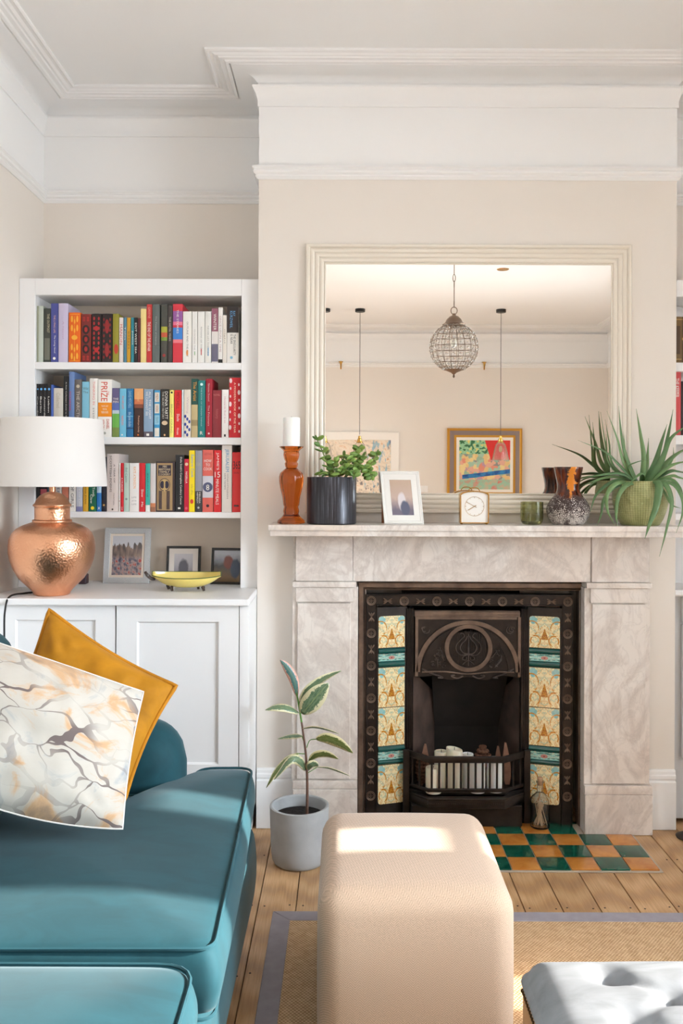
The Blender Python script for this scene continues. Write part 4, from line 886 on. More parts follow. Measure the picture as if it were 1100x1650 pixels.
barp = [(X(p, 3.372), 3.372) for p in (696, 708, 720, 731.5, 743, 755, 766.5, 778, 789.5, 801, 811)] + [(X(676, 3.405), 3.405), (X(665, 3.43), 3.43), (X(827, 3.40), 3.40), (X(838, 3.425), 3.425)]
b0 = part('bar', MB().tube([(0, 0, 0), (0, 0, .103)], .0042, 6), M_iron, gb, origin=(0, 0, 0)); b0.location = Vector((barp[0][0], barp[0][1], .161)) - wloc(gb)
for (bx_, by_) in barp[1:]: dup(b0, 'bar', gb, (bx_, by_, .161))
part('ash_cover', MB().box(X(664, 3.40), X(842, 3.40), 3.40, 3.47, .001, .088), M_iron, gi, bevel=.002)
part('bead_row', (lambda mm: [mm.ball((X(690 + i * 3.4, 3.36), 3.361, .108), .0022, 5, 4) for i in range(36)] and mm)(MB()), M_iron, gb)
for p in (655, 850):
    m = MB(); m.box(X(p - 5, 3.43), X(p + 5, 3.43), 3.43, 3.452, .001, .29)
    part('basket_post', m, M_iron, gi, bevel=.002)
# candles inside the grate
def pillar(px0, px1, ytop, Yc, zb_, label, mt, slant=0, dome=0):
    r = (X(px1, Yc) - X(px0, Yc)) / 2; cx_ = (X(px0, Yc) + X(px1, Yc)) / 2; zt_ = Z(ytop, Yc)
    m = MB(); prof = [(r * .98, zb_), (r, zb_ + .004), (r, zt_ - .006), (r * .97, zt_ - .001), (r * .85, zt_)]
    if dome: prof += [(r * .6, zt_ - .002), (.001, zt_ - .003)]
    else: prof += [(r * .78, zt_ - .004), (.001, zt_ - .006)]
    m.lathe(prof, cx_, Yc, 28)
    if slant: m.v = [(x_, y_, z_ + slant * (x_ - cx_) * max(0, (z_ - zb_) / (zt_ - zb_))) for x_, y_, z_ in m.v]
    o = part('pillar_candle', m, mt, origin=(cx_, Yc, zb_), smooth=50, label=label, cat='candle', group='pillar candles in the grate')
    part('wick', MB().tube([(cx_, Yc, zt_ - .006), (cx_ + .001, Yc, zt_ + .005)], .0012, 5), M_black, o)
zg = .1382
pillar(686, 711.5, 1236, 3.405, zg, 'short round-topped ivory candle at the left of the grate', M_wax, dome=1)
pillar(700, 722, 1210, 3.455, zg, 'ivory pillar candle behind the short left one in the grate', M_wax)
pillar(719, 745.5, 1206, 3.437, zg, 'tallest ivory pillar candle with a sloping top in the grate', M_wax, slant=-.18)
pillar(744, 763, 1214, 3.465, zg, 'narrow cream candle behind the middle of the grate', M_waxw)
pillar(756, 782, 1223, 3.415, zg, 'white pillar candle right of the middle of the grate', M_waxw, dome=1)
pillar(784, 812, 1222, 3.425, zg, 'rightmost white pillar candle in the grate', M_waxw, dome=1)
# dried cones
def cone(cx_, cy_, z0, h, r, lab):
    m = MB(); 
    for j in range(9):
        zz = z0 + h * (j + .5) / 9; rr = r * math.sin(math.pi * (j + 1.2) / 10.5)
        for k_ in range(9):
            a = math.tau * (k_ + .5 * (j % 2)) / 9; m.ball((cx_ + rr * .8 * math.cos(a), cy_ + rr * .8 * math.sin(a), zz), (rr * .32 + .001, rr * .32 + .001, h * .045), 6, 4)
    m.tube([(cx_, cy_, z0), (cx_, cy_, z0 + h * .95)], r * .35, 6)
    part('pine_cone', m, mat('brown cone scales', (116, 78, 58), .8), origin=(cx_, cy_, z0), label=lab, cat='pine cone', group='pine cones in the grate')
cone(X(778, 3.53), 3.53, zg, Z(1200, 3.53) - zg, .036, 'large dry brown pine cone standing behind the white candles')
cone(X(679, 3.48), 3.48, zg, Z(1212, 3.50) - zg, .022, 'smaller pine cone at the left end of the grate')
def slab(px_, Yc, top_, w_, lean, lab):
    m = MB(); x_ = X(px_, Yc); zt_ = Z(top_, Yc); n = 8; f = []; b_ = []
    for i in range(n + 1):
        t = i / n; ww = w_ * math.sin(math.pi * (.12 + .8 * t) ** .8) ; f.append((x_ - ww + lean * t, zg + (zt_ - zg) * t)); b_.append((x_ + ww + lean * t, zg + (zt_ - zg) * t))
    m = strip2(f, b_, Yc, Yc + .012); part('bark_piece', m, mat('pinkish bark', (150, 112, 92), .85, nz=(30, .25), bump=(60, .5, .003)), origin=(x_, Yc, zg), label=lab, cat='bark', group='bark pieces in the grate')
slab(684, 3.50, 1200, .018, .004, 'curved piece of bark leaning behind the left candles')
slab(818, 3.49, 1197, .016, -.008, 'pale bark piece at the right end of the grate')
slab(803, 3.52, 1203, .014, .0, 'bark piece behind the rightmost candle')
# ================================================================== HEARTH
TS = .1016; HX1 = PX(1064, 3.03, 1404); HY0 = 3.03
he = thing('tiled_hearth', 'hearth of green and amber glazed tiles in front of the fireplace', 'hearth', (.48, 3.2, 0))
part('grout_bed', MB().box(HX1 - 11 * TS - .008, HX1 + .008, HY0 - .008, 3.335, .0002, .0035), M_grout, he, bevel=.001)
part('grout_bed', MB().box(PX(577, YP) + .002, PX(943, YP) - .002, 3.335, 3.46, .0002, .0035), M_grout, he, smooth=0)
tm = {}
for r_ in range(5):
    for c_ in range(11):
        x1 = HX1 - c_ * TS; x0 = x1 - TS; y0 = HY0 + r_ * TS; y1 = y0 + TS
        green = (r_ + c_) % 2 == 1
        if r_ >= 3:                                  # the plinths stand over the back rows: cut the tiles there
            y1 = min(y1, 3.335) if (x1 > PX(943, YP) - .002 or x0 < PX(577, YP) + .002) else y1
            if x1 > PX(943, YP) - .002 and x0 < PX(943, YP) - .02 and r_ > 3: x1 = PX(943, YP) - .003; y1 = y0 + TS
            if x0 < PX(577, YP) + .002 and x1 > PX(577, YP) + .02 and r_ > 3: x0 = PX(577, YP) + .003; y1 = y0 + TS
            if y1 > 3.335 and (x1 > PX(943, YP) or x0 < PX(577, YP)): continue
            y1 = min(y1, 3.455)
            if y1 - y0 < .01: continue
        part('glazed_tile', MB().box(x0 + .002, x1 - .002, y0 + .002, y1 - .002, .0036, .008 + random.uniform(-.0006, .0006)), M_tgreen if green else M_torange, he, origin=((x0 + x1) / 2, (y0 + y1) / 2, .0036), bevel=.0018, bseg=2)
# match bottle
bx_, by_ = PX(869, 3.405, 1330), 3.400
zb_ = .0085
prof = [(.001, zb_ + .002), (.034, zb_), (.0375, zb_ + .004), (.0375, zb_ + .10), (.036, zb_ + .108), (.030, zb_ + .117), (.020, zb_ + .126), (.0125, zb_ + .134), (.0115, zb_ + .165), (.0145, zb_ + .170), (.0145, zb_ + .176)]
inn = [(.0125, zb_ + .176), (.0095, zb_ + .165), (.0105, zb_ + .134), (.018, zb_ + .124), (.028, zb_ + .114), (.034, zb_ + .105), (.0350, zb_ + .10), (.0350, zb_ + .008), (.001, zb_ + .006)]
bo = part('match_bottle', MB().lathe(prof + inn, bx_, by_, 36, cap=False), M_glass, origin=(bx_, by_, zb_), label='clear glass bottle of long matches standing on the hearth', cat='bottle')
part('cork', MB().lathe([(.009, zb_ + .160), (.010, zb_ + .180), (.011, zb_ + .188), (.009, zb_ + .190)], bx_, by_, 16), mat('cork', (196, 158, 120), .8), bo)
mm = MB(); 
for q in range(24):
    a = random.uniform(0, math.tau); r1 = random.uniform(.004, .028); r2 = random.uniform(0, .022); a2 = a + random.uniform(1.6, 4.2)
    mm.tube([(bx_ + r1 * math.cos(a), by_ + r1 * math.sin(a), zb_ + .0085), (bx_ + r2 * math.cos(a2), by_ + r2 * math.sin(a2), zb_ + random.uniform(.088, .100))], .0016, 5)
part('matches', mm, mat('pale matchwood', (226, 196, 158), .7), bo, kind='stuff')
# small black fire tool foot at the right edge
ft = thing('fire_tool_stand', 'black iron fire tool foot on the floorboards at the right edge', 'fire tool', (PX(1098, 3.3, 1345), 3.3, 0))
cx_ = PX(1101, 3.32, 1345)
part('base', MB().lathe([(.045, .001), (.048, .006), (.03, .016), (.014, .024), (.012, .034), (.02, .046), (.02, .058), (.009, .066)], cx_ + .02, 3.32, 20), M_iron, ft)
part('pole', MB().tube([(cx_ + .02, 3.32, .06), (cx_ + .02, 3.32, .5)], .006, 8), M_iron, ft)
# ================================================================== MIRROR
YMF = 3.388
mw = thing('overmantel_mirror', 'large mirror in a stepped cream frame above the mantelshelf', 'mirror', (PX(755, 3.38, 600), 3.40, PZ(827, 3.38, 755)))
gx0, gx1, gz0, gz1 = PX(491.5, YMF, 610), PX(1018, YMF, 610), PZ(827.5, YMF, 755), PZ(392.5, YMF, 755)
part('mirror_glass', MB().box(gx0 + .06, gx1 - .06, 3.402, 3.405, gz0 + .06, gz1 - .06), M_mirror, mw, smooth=0)
W = .0775; pr = [(0, 3.409), (0, YMF + .006), (.004, YMF), (.012, YMF - .002), (.015, YMF + .001), (.017, YMF + .006)]
d0 = .017
for q in range(3):
    for a in range(5): t = a / 4; pr.append((d0 + .0165 * t, YMF + .007 + q * .002 - .005 * math.sin(math.pi * t)))
    d0 += .0165; pr.append((d0 + .0012, YMF + .010 + q * .002)); d0 += .0014
pr += [(d0, YMF + .014), (d0 + .004, YMF + .010), (W - .002, YMF + .010), (W, YMF + .012), (W, 3.4085)]
part('mirror_frame', MB().frame(gx0, gx1, gz0, gz1, pr), M_cream, mw, smooth=30)
# ================================================================== ON THE MANTELSHELF
def lz(x, y, Y): return PZ(y, Y, x)
def prof_px(cx_, Y, lst, base_y, zbase):
    """profile given as (pixel y, pixel half width); bottom pixel maps to zbase"""
    zb0 = PZ(base_y, Y, cx_); zt_ = PZ(lst[-1][0], Y, cx_)
    return [(max(.0005, r * Y / F), zbase + (PZ(y, Y, cx_) - zb0) * ((zt_ - zbase) / (zt_ - zb0))) for y, r in lst]
YC = 3.295
# amber candlestick
cx_ = PX(469, YC, 800)
pts = [(843, 20), (842, 21.8), (838, 21), (833, 15), (828, 11.5), (823, 12.5), (816, 11), (813, 12.5), (808, 13), (800, 14), (788, 17), (776, 19), (768, 19.2), (762, 17.5), (757, 12), (754, 8.5), (751, 9.8), (747, 10.5), (744, 9), (740, 11), (733, 12.6), (727, 12), (724, 14.5), (721, 18.5), (719.5, 19)]
cs = part('candlestick', MB().lathe(prof_px(469, YC, pts, 843, ZM + .0005), cx_, YC, 40, rfun=lambda a, z: 1 + .035 * math.cos(10 * a)), M_amber, origin=(cx_, YC, ZM), smooth=50, label='tall faceted amber glass candlestick at the left end of the mantelshelf', cat='candlestick')
zt_ = PZ(719.5, YC, 469); r = 13.8 * YC / F; zc = PZ(673, YC, 469)
ca = part('pillar_candle', MB().lathe([(r, zt_ + .0005), (r, zc - .004), (r * .95, zc), (r * .75, zc - .002), (.001, zc - .005)], cx_, YC, 32), M_waxw, origin=(cx_, YC, zt_), smooth=50, label='thick white candle standing on the amber candlestick', cat='candle')
part('wick', MB().tube([(cx_, YC, zc - .005), (cx_, YC, zc + .004)], .001, 5), M_black, ca)
# dark striped pot with jade plant
def m_striped():
    t = NT('striped steel glaze'); sx = t.n('SeparateXYZ', {0: t.co()}); ang = t.math('ARCTAN2', sx.outputs[1], sx.outputs[0])
    n = t.noise(t.n('CombineXYZ', {0: t.math('MULTIPLY', ang, 9.0), 1: t.math('MULTIPLY', sx.outputs[2], 1.5), 2: 0.0}).outputs[0], 2.4, 4, .7)
    n2 = t.noise(t.n('CombineXYZ', {0: ang, 1: t.math('MULTIPLY', sx.outputs[2], 260.0), 2: 0.0}).outputs[0], 1.6, 2)
    c = t.ramp(n.outputs[0], [(.34, lin((30, 29, 33))), (.54, lin((58, 57, 63))), (.62, lin((96, 98, 108))), (.72, lin((170, 174, 186)))]); c = t.mix(t.math('MULTIPLY', n2.outputs[0], .35), c, lin((38, 36, 40)))
    t.p(col=c, rough=.3, metal=.35); return t.m
YPt = 3.294; cx_ = PX(534, YPt, 810); r = 39.8 * YPt / F; z1 = PZ(768.5, YPt, 534)
po = part('plant_pot', MB().lathe([(r * .95, ZM + .0005), (r, ZM + .004), (r, z1 - .002), (r * .985, z1), (r * .95, z1 - .001), (r * .94, z1 - .02), (r * .94, z1 - .0275)], cx_, YPt, 48, cap=False), m_striped(), origin=(cx_, YPt, ZM), label='dark steel-grey striped cylinder pot on the mantelshelf beside the amber candlestick', cat='plant pot')
part('soil', MB().lathe([(.001, z1 - .016), (r * .935, z1 - .018), (r * .93, z1 - .10), (.001, z1 - .10)], cx_, YPt, 32, cap=False), M_soil, po)
part('pot_base', MB().lathe([(.001, ZM + .0006), (r * .94, ZM + .0006), (r * .94, ZM + .004), (.001, ZM + .004)], cx_, YPt, 32, cap=False), M_soil, po)
def leafmat(name, c1, c2, rough=.35):
    t = NT(name); oi = t.n('ObjectInfo'); n = t.noise(t.co(), 30, 3); f = t.math('MULTIPLY_ADD', oi.outputs['Random'], .6, t.math('MULTIPLY', n.outputs[0], .5))
    t.p(col=t.ramp(f, [(.15, lin(c1)), (.85, lin(c2))]), rough=rough, sss=.05); return t.m
M_jade = leafmat('jade leaf', (66, 108, 42), (140, 170, 84)); M_stem = mat('jade stem', (120, 128, 74), .6); M_jaded = mat('brown stem', (96, 76, 58), .7)
def pz5(x, y, Y): return P(430 + x / 3.235, 660 + y / 3.235, Y)
jd = thing('jade_plant', 'trailing jade plant with plump green leaves in the striped pot', 'plant', (cx_, YPt, z1 - .016))
stems = [[(330, 352, 0), (318, 300, -.01), (296, 235, -.012), (262, 158, -.01)], [(355, 352, .0), (345, 310, -.015), (350, 270, -.02)], [(390, 352, .0), (400, 300, -.01), (440, 250, -.02), (482, 205, -.015)], [(400, 352, 0), (390, 300, .01), (400, 240, .02)],
         [(410, 352, 0), (440, 320, -.025), (450, 290, -.03), (452, 345, -.055)], [(420, 352, 0), (480, 300, -.02), (530, 300, -.02), (570, 232, -.015)], [(420, 352, 0), (470, 310, -.03), (520, 310, -.03), (545, 350, -.035)], [(380, 352, 0), (380, 330, -.04), (400, 300, -.045)], [(430, 352, .0), (470, 260, .0), (500, 240, .01)], [(340, 352, 0), (310, 330, -.01), (290, 325, -.01)]]
rl = random.Random(3)
def jleaf(c, dirv, L, wd):
    dirv = Vector(dirv).normalized(); m = MB(); m.ball((0, 0, 0), (L, wd, wd * .42), 10, 6)
    q = Vector((1, 0, 0)).rotation_difference(dirv).to_matrix().to_4x4(); tw = Matrix.Rotation(rl.uniform(-.9, .9) + 1.2, 4, dirv)
    m.xf(Matrix.Translation(Vector(c) + dirv * L * .9) @ tw @ q); return part('leaf', m, M_jade, jd, origin=c)
for st in stems:
    pp = [pz5(x, y, YPt - .01 + dy) for x, y, dy in st]; pp[0].z = z1 - .016; pp[0].x = cx_ + (pp[0].x - cx_) * .55
    cp = cat_spline(pp, 14); part('stem', MB().tube(cp, .0022, 6), M_stem, jd)
    n = 7 if len(st) > 3 else 4
    for i in range(n):
        t = 3 + (11 * i) / (n - 1); k_ = min(int(t), 13); c = cp[k_].lerp(cp[min(k_ + 1, 14)], t - k_)
        if c.z < z1 - .002: continue
        for s in (-1, 1):
            jleaf(c, (s * rl.uniform(.6, 1), rl.uniform(-1, .3), rl.uniform(-.55, .7)), rl.uniform(.012, .018), rl.uniform(.0075, .0098))
    jleaf(cp[-1], (cp[-1] - cp[-2]) + Vector((0, -.004, .002)), .011, .007)
# white photo frame
def photo_mat(name, stops, scale=3.2, seed=0):
    t = NT(name); uvn = t.n('UVMap'); v = t.n('Mapping', {'Vector': uvn.outputs[0], 'Location': (seed, seed * .7, 0)}).outputs[0]; n = t.noise(v, scale, 1.0, .4, .1)
    t.p(col=t.ramp(n.outputs[0], stops), rough=.25); return t.m
def m_figure(name, top, mid, low, fig, fu=.5, fv=.3, fw=.28, fh=.42, fig2=None):
    """a soft out-of-focus print: banded ground with one or two figures"""
    t = NT(name); uvn = t.n('UVMap').outputs[0]; sx = t.n('SeparateXYZ', {0: uvn}); n = t.noise(uvn, 7, 2, .5); wob = t.math('MULTIPLY_ADD', n.outputs[0], .16, -.08)
    c = t.ramp(t.math('ADD', sx.outputs[1], wob), [(.15, lin(low)), (.5, lin(mid)), (.9, lin(top))])
    def blob(c, col, u0, v0, w_, h_):
        a = t.math('POWER', t.math('DIVIDE', t.math('SUBTRACT', sx.outputs[0], u0), w_), 2.0); b = t.math('POWER', t.math('DIVIDE', t.math('SUBTRACT', sx.outputs[1], v0), h_), 2.0)
        f = t.ramp(t.math('ADD', t.math('ADD', a, b), t.math('MULTIPLY', wob, 3.0)), [(.55, BW(1)), (1.0, BW(0))]); return t.mix(f, c, lin(col))
    c = blob(c, fig, fu, fv, fw, fh)
    if fig2: c = blob(c, fig2[0], *fig2[1:])
    t.p(col=c, rough=.25); return t.m
def picture_frame(name, label, W, H, fw, M, m_frame, m_matt, mattw, m_photo, cat='photo frame', depth=.014, fprof=None, easel=True, m_back=None, deep_matt=False, glass=False, lean_kind=None):
    """local frame: x right, z up, front at y=0 facing -y; M places it"""
    root = thing(name, label, cat, M.to_translation())
    pr = fprof or [(0, depth), (0, .001), (.001, 0), (fw - .001, 0), (fw, .001), (fw, depth)]
    part('frame_moulding', MB().frame(-W / 2, W / 2, 0, H, pr).xf(M), m_frame, root, smooth=25)
    f = fw - .0005
    if m_matt:
        part('mount', MB().frame(-W / 2 + f, W / 2 - f, f, H - f, [(0, .004), (0, .003), (mattw, .003), (mattw, .004)]).xf(M), m_matt, root, smooth=0)
    g = f + (mattw - .0005 if m_matt else 0); m = MB()
    vs = [(-W / 2 + g, .0042, g), (W / 2 - g, .0042, g), (W / 2 - g, .0042, H - g), (-W / 2 + g, .0042, H - g)]
    m.add(vs + [(a, .0052, c) for a, b, c in vs], [(0, 1, 2, 3), (7, 6, 5, 4), (0, 4, 5, 1), (1, 5, 6, 2), (2, 6, 7, 3), (3, 7, 4, 0)]); m.xf(M); m.uv = [(0, 0), (1, 0), (1, 1), (0, 1)] * 2
    part('photograph' if cat == 'photo frame' else 'canvas', m, m_photo, root, smooth=0)
    part('backing', MB().box(-W / 2 + .004, W / 2 - .004, depth - .004, depth - .001, .004, H - .004).xf(M), m_back or M_black, root, smooth=0)
    return root
def lean(x, y, z, yaw, tilt, roll=0): return Matrix.Translation((x, y, z)) @ Matrix.Rotation(yaw, 4, 'Z') @ Matrix.Rotation(-tilt, 4, 'X') @ Matrix.Rotation(roll, 4, 'Y')
Y = 3.285
ph1 = m_figure('faded portrait print', (196, 170, 150), (200, 176, 164), (120, 112, 128), (222, 214, 216), .5, .38, .2, .3, ((96, 100, 122), .62, .2, .24, .24))
Wf = (683 - 619) * Y / F; Hf = 85 * Y / F / math.cos(R(14))
M = Matrix.Translation((PX(651, Y, 845), Y, ZM + .001)) @ Matrix(((1, 0, -.085, 0), (0, 1, 0, 0), (0, 0, 1, 0), (0, 0, 0, 1))) @ Matrix.Rotation(R(-13), 4, 'X')
fr_ = picture_frame('photo_frame', 'white wooden photo frame leaning on the mantelshelf beside the striped pot', Wf, Hf, .014, M, mat('white frame paint', (240, 237, 232), .35), mat('white card mount', (240, 236, 230), .7), .020, ph1,
    fprof=[(0, .012), (0, .002), (.003, 0), (.005, .002), (.010, .002), (.012, .004), (.014, .004), (.014, .012)], m_back=mat('brown backing board', (150, 96, 62), .7))
part('easel_strut', MB().box(-.012, .012, 0, .003, 0, .10).xf(Matrix.Translation((PX(612, Y, 845) + .02, Y + .058, ZM + .001)) @ Matrix.Rotation(R(11), 4, 'X')), mat('brown backing board', (150, 96, 62), .7), fr_)
# brass clock
Yk = 3.28; kx = PX(764.5, Yk, 820); kw = 23 * Yk / F; kz1 = PZ(794, Yk, 764); kza = PZ(790, Yk, 764)
ck = thing('mantel_clock', 'small square brass mantel clock with a white face and arched top', 'clock', (kx, Yk + .02, ZM))
def clock_poly(ins, top_extra=0):
    w_ = kw - ins; z0 = ZM + .004 + ins; z1 = kz1 - ins; pts = [(kx - w_, z0), (kx + w_, z0), (kx + w_ * 1.02, z1 - .006)]
    pts += [(kx + w_ * math.cos(a) * .98, z1 - .006 + .013 * math.sin(a)) for a in [math.pi * q / 12 for q in range(1, 12)]] + [(kx - w_ * 1.02, z1 - .006)]; return pts
a_, b_ = clock_poly(0), clock_poly(.0035)
part('case', strip2(a_ + [a_[0]], b_ + [b_[0]], Yk, Yk + .045), M_brass, ck, smooth=20)
part('clock_face', MB().prism(clock_poly(.0034), Yk + .006, Yk + .044), mat('white clock dial', (240, 236, 230), .4), ck, smooth=0)
dzc = PZ(816, Yk, 764); dr = 15.5 * Yk / F
part('chapter_ring', MB().tube([(kx + dr * math.cos(a), Yk + .0055, dzc + dr * math.sin(a)) for a in [math.tau * q / 48 for q in range(48)]], .0006, 5, True), M_brass, ck)
tk = MB()
for q in range(12): a = math.tau * q / 12; tk.tube([(kx + dr * .86 * math.cos(a), Yk + .0052, dzc + dr * .86 * math.sin(a)), (kx + dr * .96 * math.cos(a), Yk + .0052, dzc + dr * .96 * math.sin(a))], .0005 if q % 3 else .0008, 4)
part('hour_marks', tk, M_brass, ck)
for nm, L, an, w_ in (('minute_hand', dr * 1.0, 152, .0008), ('hour_hand', dr * .78, 211, .0011)):
    part(nm, MB().tube([(kx - .25 * L * math.cos(R(an)), Yk + .004, dzc - .25 * L * math.sin(R(an))), (kx + L * math.cos(R(an)), Yk + .004, dzc + L * math.sin(R(an)))], w_, 5), M_brass, ck)
for s in (-1, 1): part('foot', MB().lathe([(.003, ZM + .0003), (.0035, ZM + .002), (.002, ZM + .0045)], kx + s * kw * .88, Yk + .010, 10), M_brass, ck)
for s in (-1, 1): part('foot', MB().lathe([(.003, ZM + .0003), (.0035, ZM + .002), (.002, ZM + .0045)], kx + s * kw * .88, Yk + .038, 10), M_brass, ck)
part('handle', MB().tube(cat_spline([(kx - .022, Yk + .02, kz1 + .006), (kx - .012, Yk + .02, kza + .008), (kx + .012, Yk + .02, kza + .008), (kx + .022, Yk + .02, kz1 + .006)], 12), .0016, 6), M_brass, ck)
# green tumbler
Yg = 3.30; cx_ = PX(856.5, Yg, 830)
pts = [(848, 12), (847, 15), (842, 17.6), (835, 18.4), (820, 18.3), (808.5, 18.1)]; pf = prof_px(856.5, Yg, pts, 848, ZM + .0005)
inn = [(r_ - .0035, z_) for r_, z_ in pf[::-1][:-2]] + [(.001, ZM + .012)]
part('tumbler', MB().lathe([(.001, ZM + .0005)] + pf + inn, cx_, Yg, 40, cap=False), M_green, origin=(cx_, Yg, ZM), smooth=50, label='small olive green glass tumbler between the clock and the brown vase', cat='glass')
# fat lava vase
def m_vase():
    t = NT('lava glaze'); tcn = t.n('TexCoord'); v = t.co(); sx = t.n('SeparateXYZ', {0: v}); z = sx.outputs[2]; xx = sx.outputs[0]
    n = t.noise(v, 22, 4, .6, .8); zz = t.math('ADD', z, t.math('MULTIPLY_ADD', n.outputs[0], .05, -.025))
    top = t.ramp(t.noise(t.co(scale=(1.6, 1.6, .45)), 30, 3, .5, .6).outputs[0], [(.35, lin((40, 16, 12))), (.55, lin((88, 38, 22))), (.7, lin((128, 60, 30)))])
    fl_ = t.math('MULTIPLY', t.math('LESS_THAN', t.math('ABSOLUTE', t.math('SUBTRACT', xx, t.math('MULTIPLY_ADD', n.outputs[0], .02, -.011))), t.math('MULTIPLY', t.math('MULTIPLY_ADD', n.outputs[0], .09, -.034), t.ramp(z, [(.10, BW(.5)), (.15, BW(1))]))), t.math('LESS_THAN', sx.outputs[1], 0.0))
    top = t.mix(t.math('MULTIPLY', fl_, .85), top, lin((232, 138, 40)))
    vo = t.n('TexVoronoi', {'Vector': v, 'Scale': 150.0}, feature='DISTANCE_TO_EDGE'); vb = t.n('TexVoronoi', {'Vector': v, 'Scale': 90.0})
    th = t.math('MULTIPLY_ADD', z, 4.2, .0); cell = t.math('GREATER_THAN', vo.outputs['Distance'], t.math('MULTIPLY_ADD', z, 2.4, .02))
    n3 = t.noise(v, 35, 2); cell2 = t.math('MULTIPLY', cell, t.ramp(n3.outputs[0], [(.36, BW(.1)), (.5, BW(1))]))
    low = t.mix(cell2, lin((66, 50, 48)), lin((216, 208, 200)))
    f = t.ramp(zz, [(.098, BW(0)), (.112, BW(1))]); t.p(col=t.mix(f, low, top), rough=t.ramp(zz, [(.098, BW(.65)), (.112, BW(.12))])); t.bump(t.math('MULTIPLY', cell2, t.math('SUBTRACT', 1.0, f)), .6, .002); return t.m
Yv = 3.30; cx_ = PX(915, Yv, 820)
pts = [(848.5, 22), (848, 24), (843, 28), (835, 32.5), (826, 34.4), (818, 33.5), (809, 29), (801, 23), (795, 19.2), (789, 17.8), (782, 17.8), (774, 19), (764, 21), (757, 22.4), (753.5, 23), (752.5, 22.6)]
pf = prof_px(915, Yv, pts, 848.5, ZM + .0005); inn = [(max(.01, r_ - .005), z_) for r_, z_ in pf[::-1]]; inn[-1] = (.001, ZM + .01); inn[-2] = (.02, ZM + .01)
part('vase', MB().lathe([(.001, ZM + .0005)] + pf + inn, cx_, Yv, 56, cap=False), m_vase(), origin=(cx_, Yv, ZM), smooth=60, label='brown and orange glazed vase with a white crackled lava base', cat='vase')
# aloe in a green ribbed pot
def m_ribbed():
    t = NT('ribbed green glaze'); sx = t.n('SeparateXYZ', {0: t.co()}); ang = t.math('ARCTAN2', sx.outputs[1], sx.outputs[0])
    a = t.math('SINE', t.math('MULTIPLY', ang, 64.0)); b = t.math('SINE', t.math('MULTIPLY', sx.outputs[2], 950.0)); h = t.math('ADD', t.math('MULTIPLY', a, .6), t.math('MULTIPLY', b, .5)); n = t.noise(t.co(), 25, 3)
    c = t.ramp(t.math('ADD', t.math('MULTIPLY', h, .25), n.outputs[0]), [(.2, lin((138, 144, 88))), (.8, lin((184, 184, 130)))]); t.p(col=c, rough=.35); t.bump(h, .5, .002); return t.m
Ya = 3.285; cx_ = PX(1031, Ya, 820)
pts = [(848.5, 28), (847.5, 30), (838, 35.5), (825, 40), (812, 42.8), (800, 43.3), (788, 42), (779, 39.5), (776, 39), (775, 38)]
pf = prof_px(1031, Ya, pts, 848.5, ZM + .0005); zt_ = pf[-1][1]
ap = part('plant_pot', MB().lathe([(.001, ZM + .0005)] + pf + [(pf[-1][0] - .004, zt_ - .002), (pf[-1][0] - .004, zt_ - .02), (pf[-1][0] - .003, zt_ - .04)], cx_, Ya, 56, cap=False), m_ribbed(), origin=(cx_, Ya, ZM), smooth=60, label='round ribbed olive green pot at the right end of the mantelshelf', cat='plant pot')
part('soil', MB().lathe([(.001, zt_ - .016), (pf[-1][0] - .0045, zt_ - .018), (pf[-1][0] - .02, zt_ - .08), (.001, zt_ - .08)], cx_, Ya, 32, cap=False), M_soil, ap)
al = thing('aloe_plant', 'aloe with long arching grey-green leaves in the ribbed green pot', 'plant', (cx_, Ya, zt_ - .016))
M_aloe = leafmat('aloe leaf', (70, 108, 66), (116, 150, 96), .4)
def pz6(x, y, Y): return P(720 + x / 2.895, 650 + y / 2.895, Y)
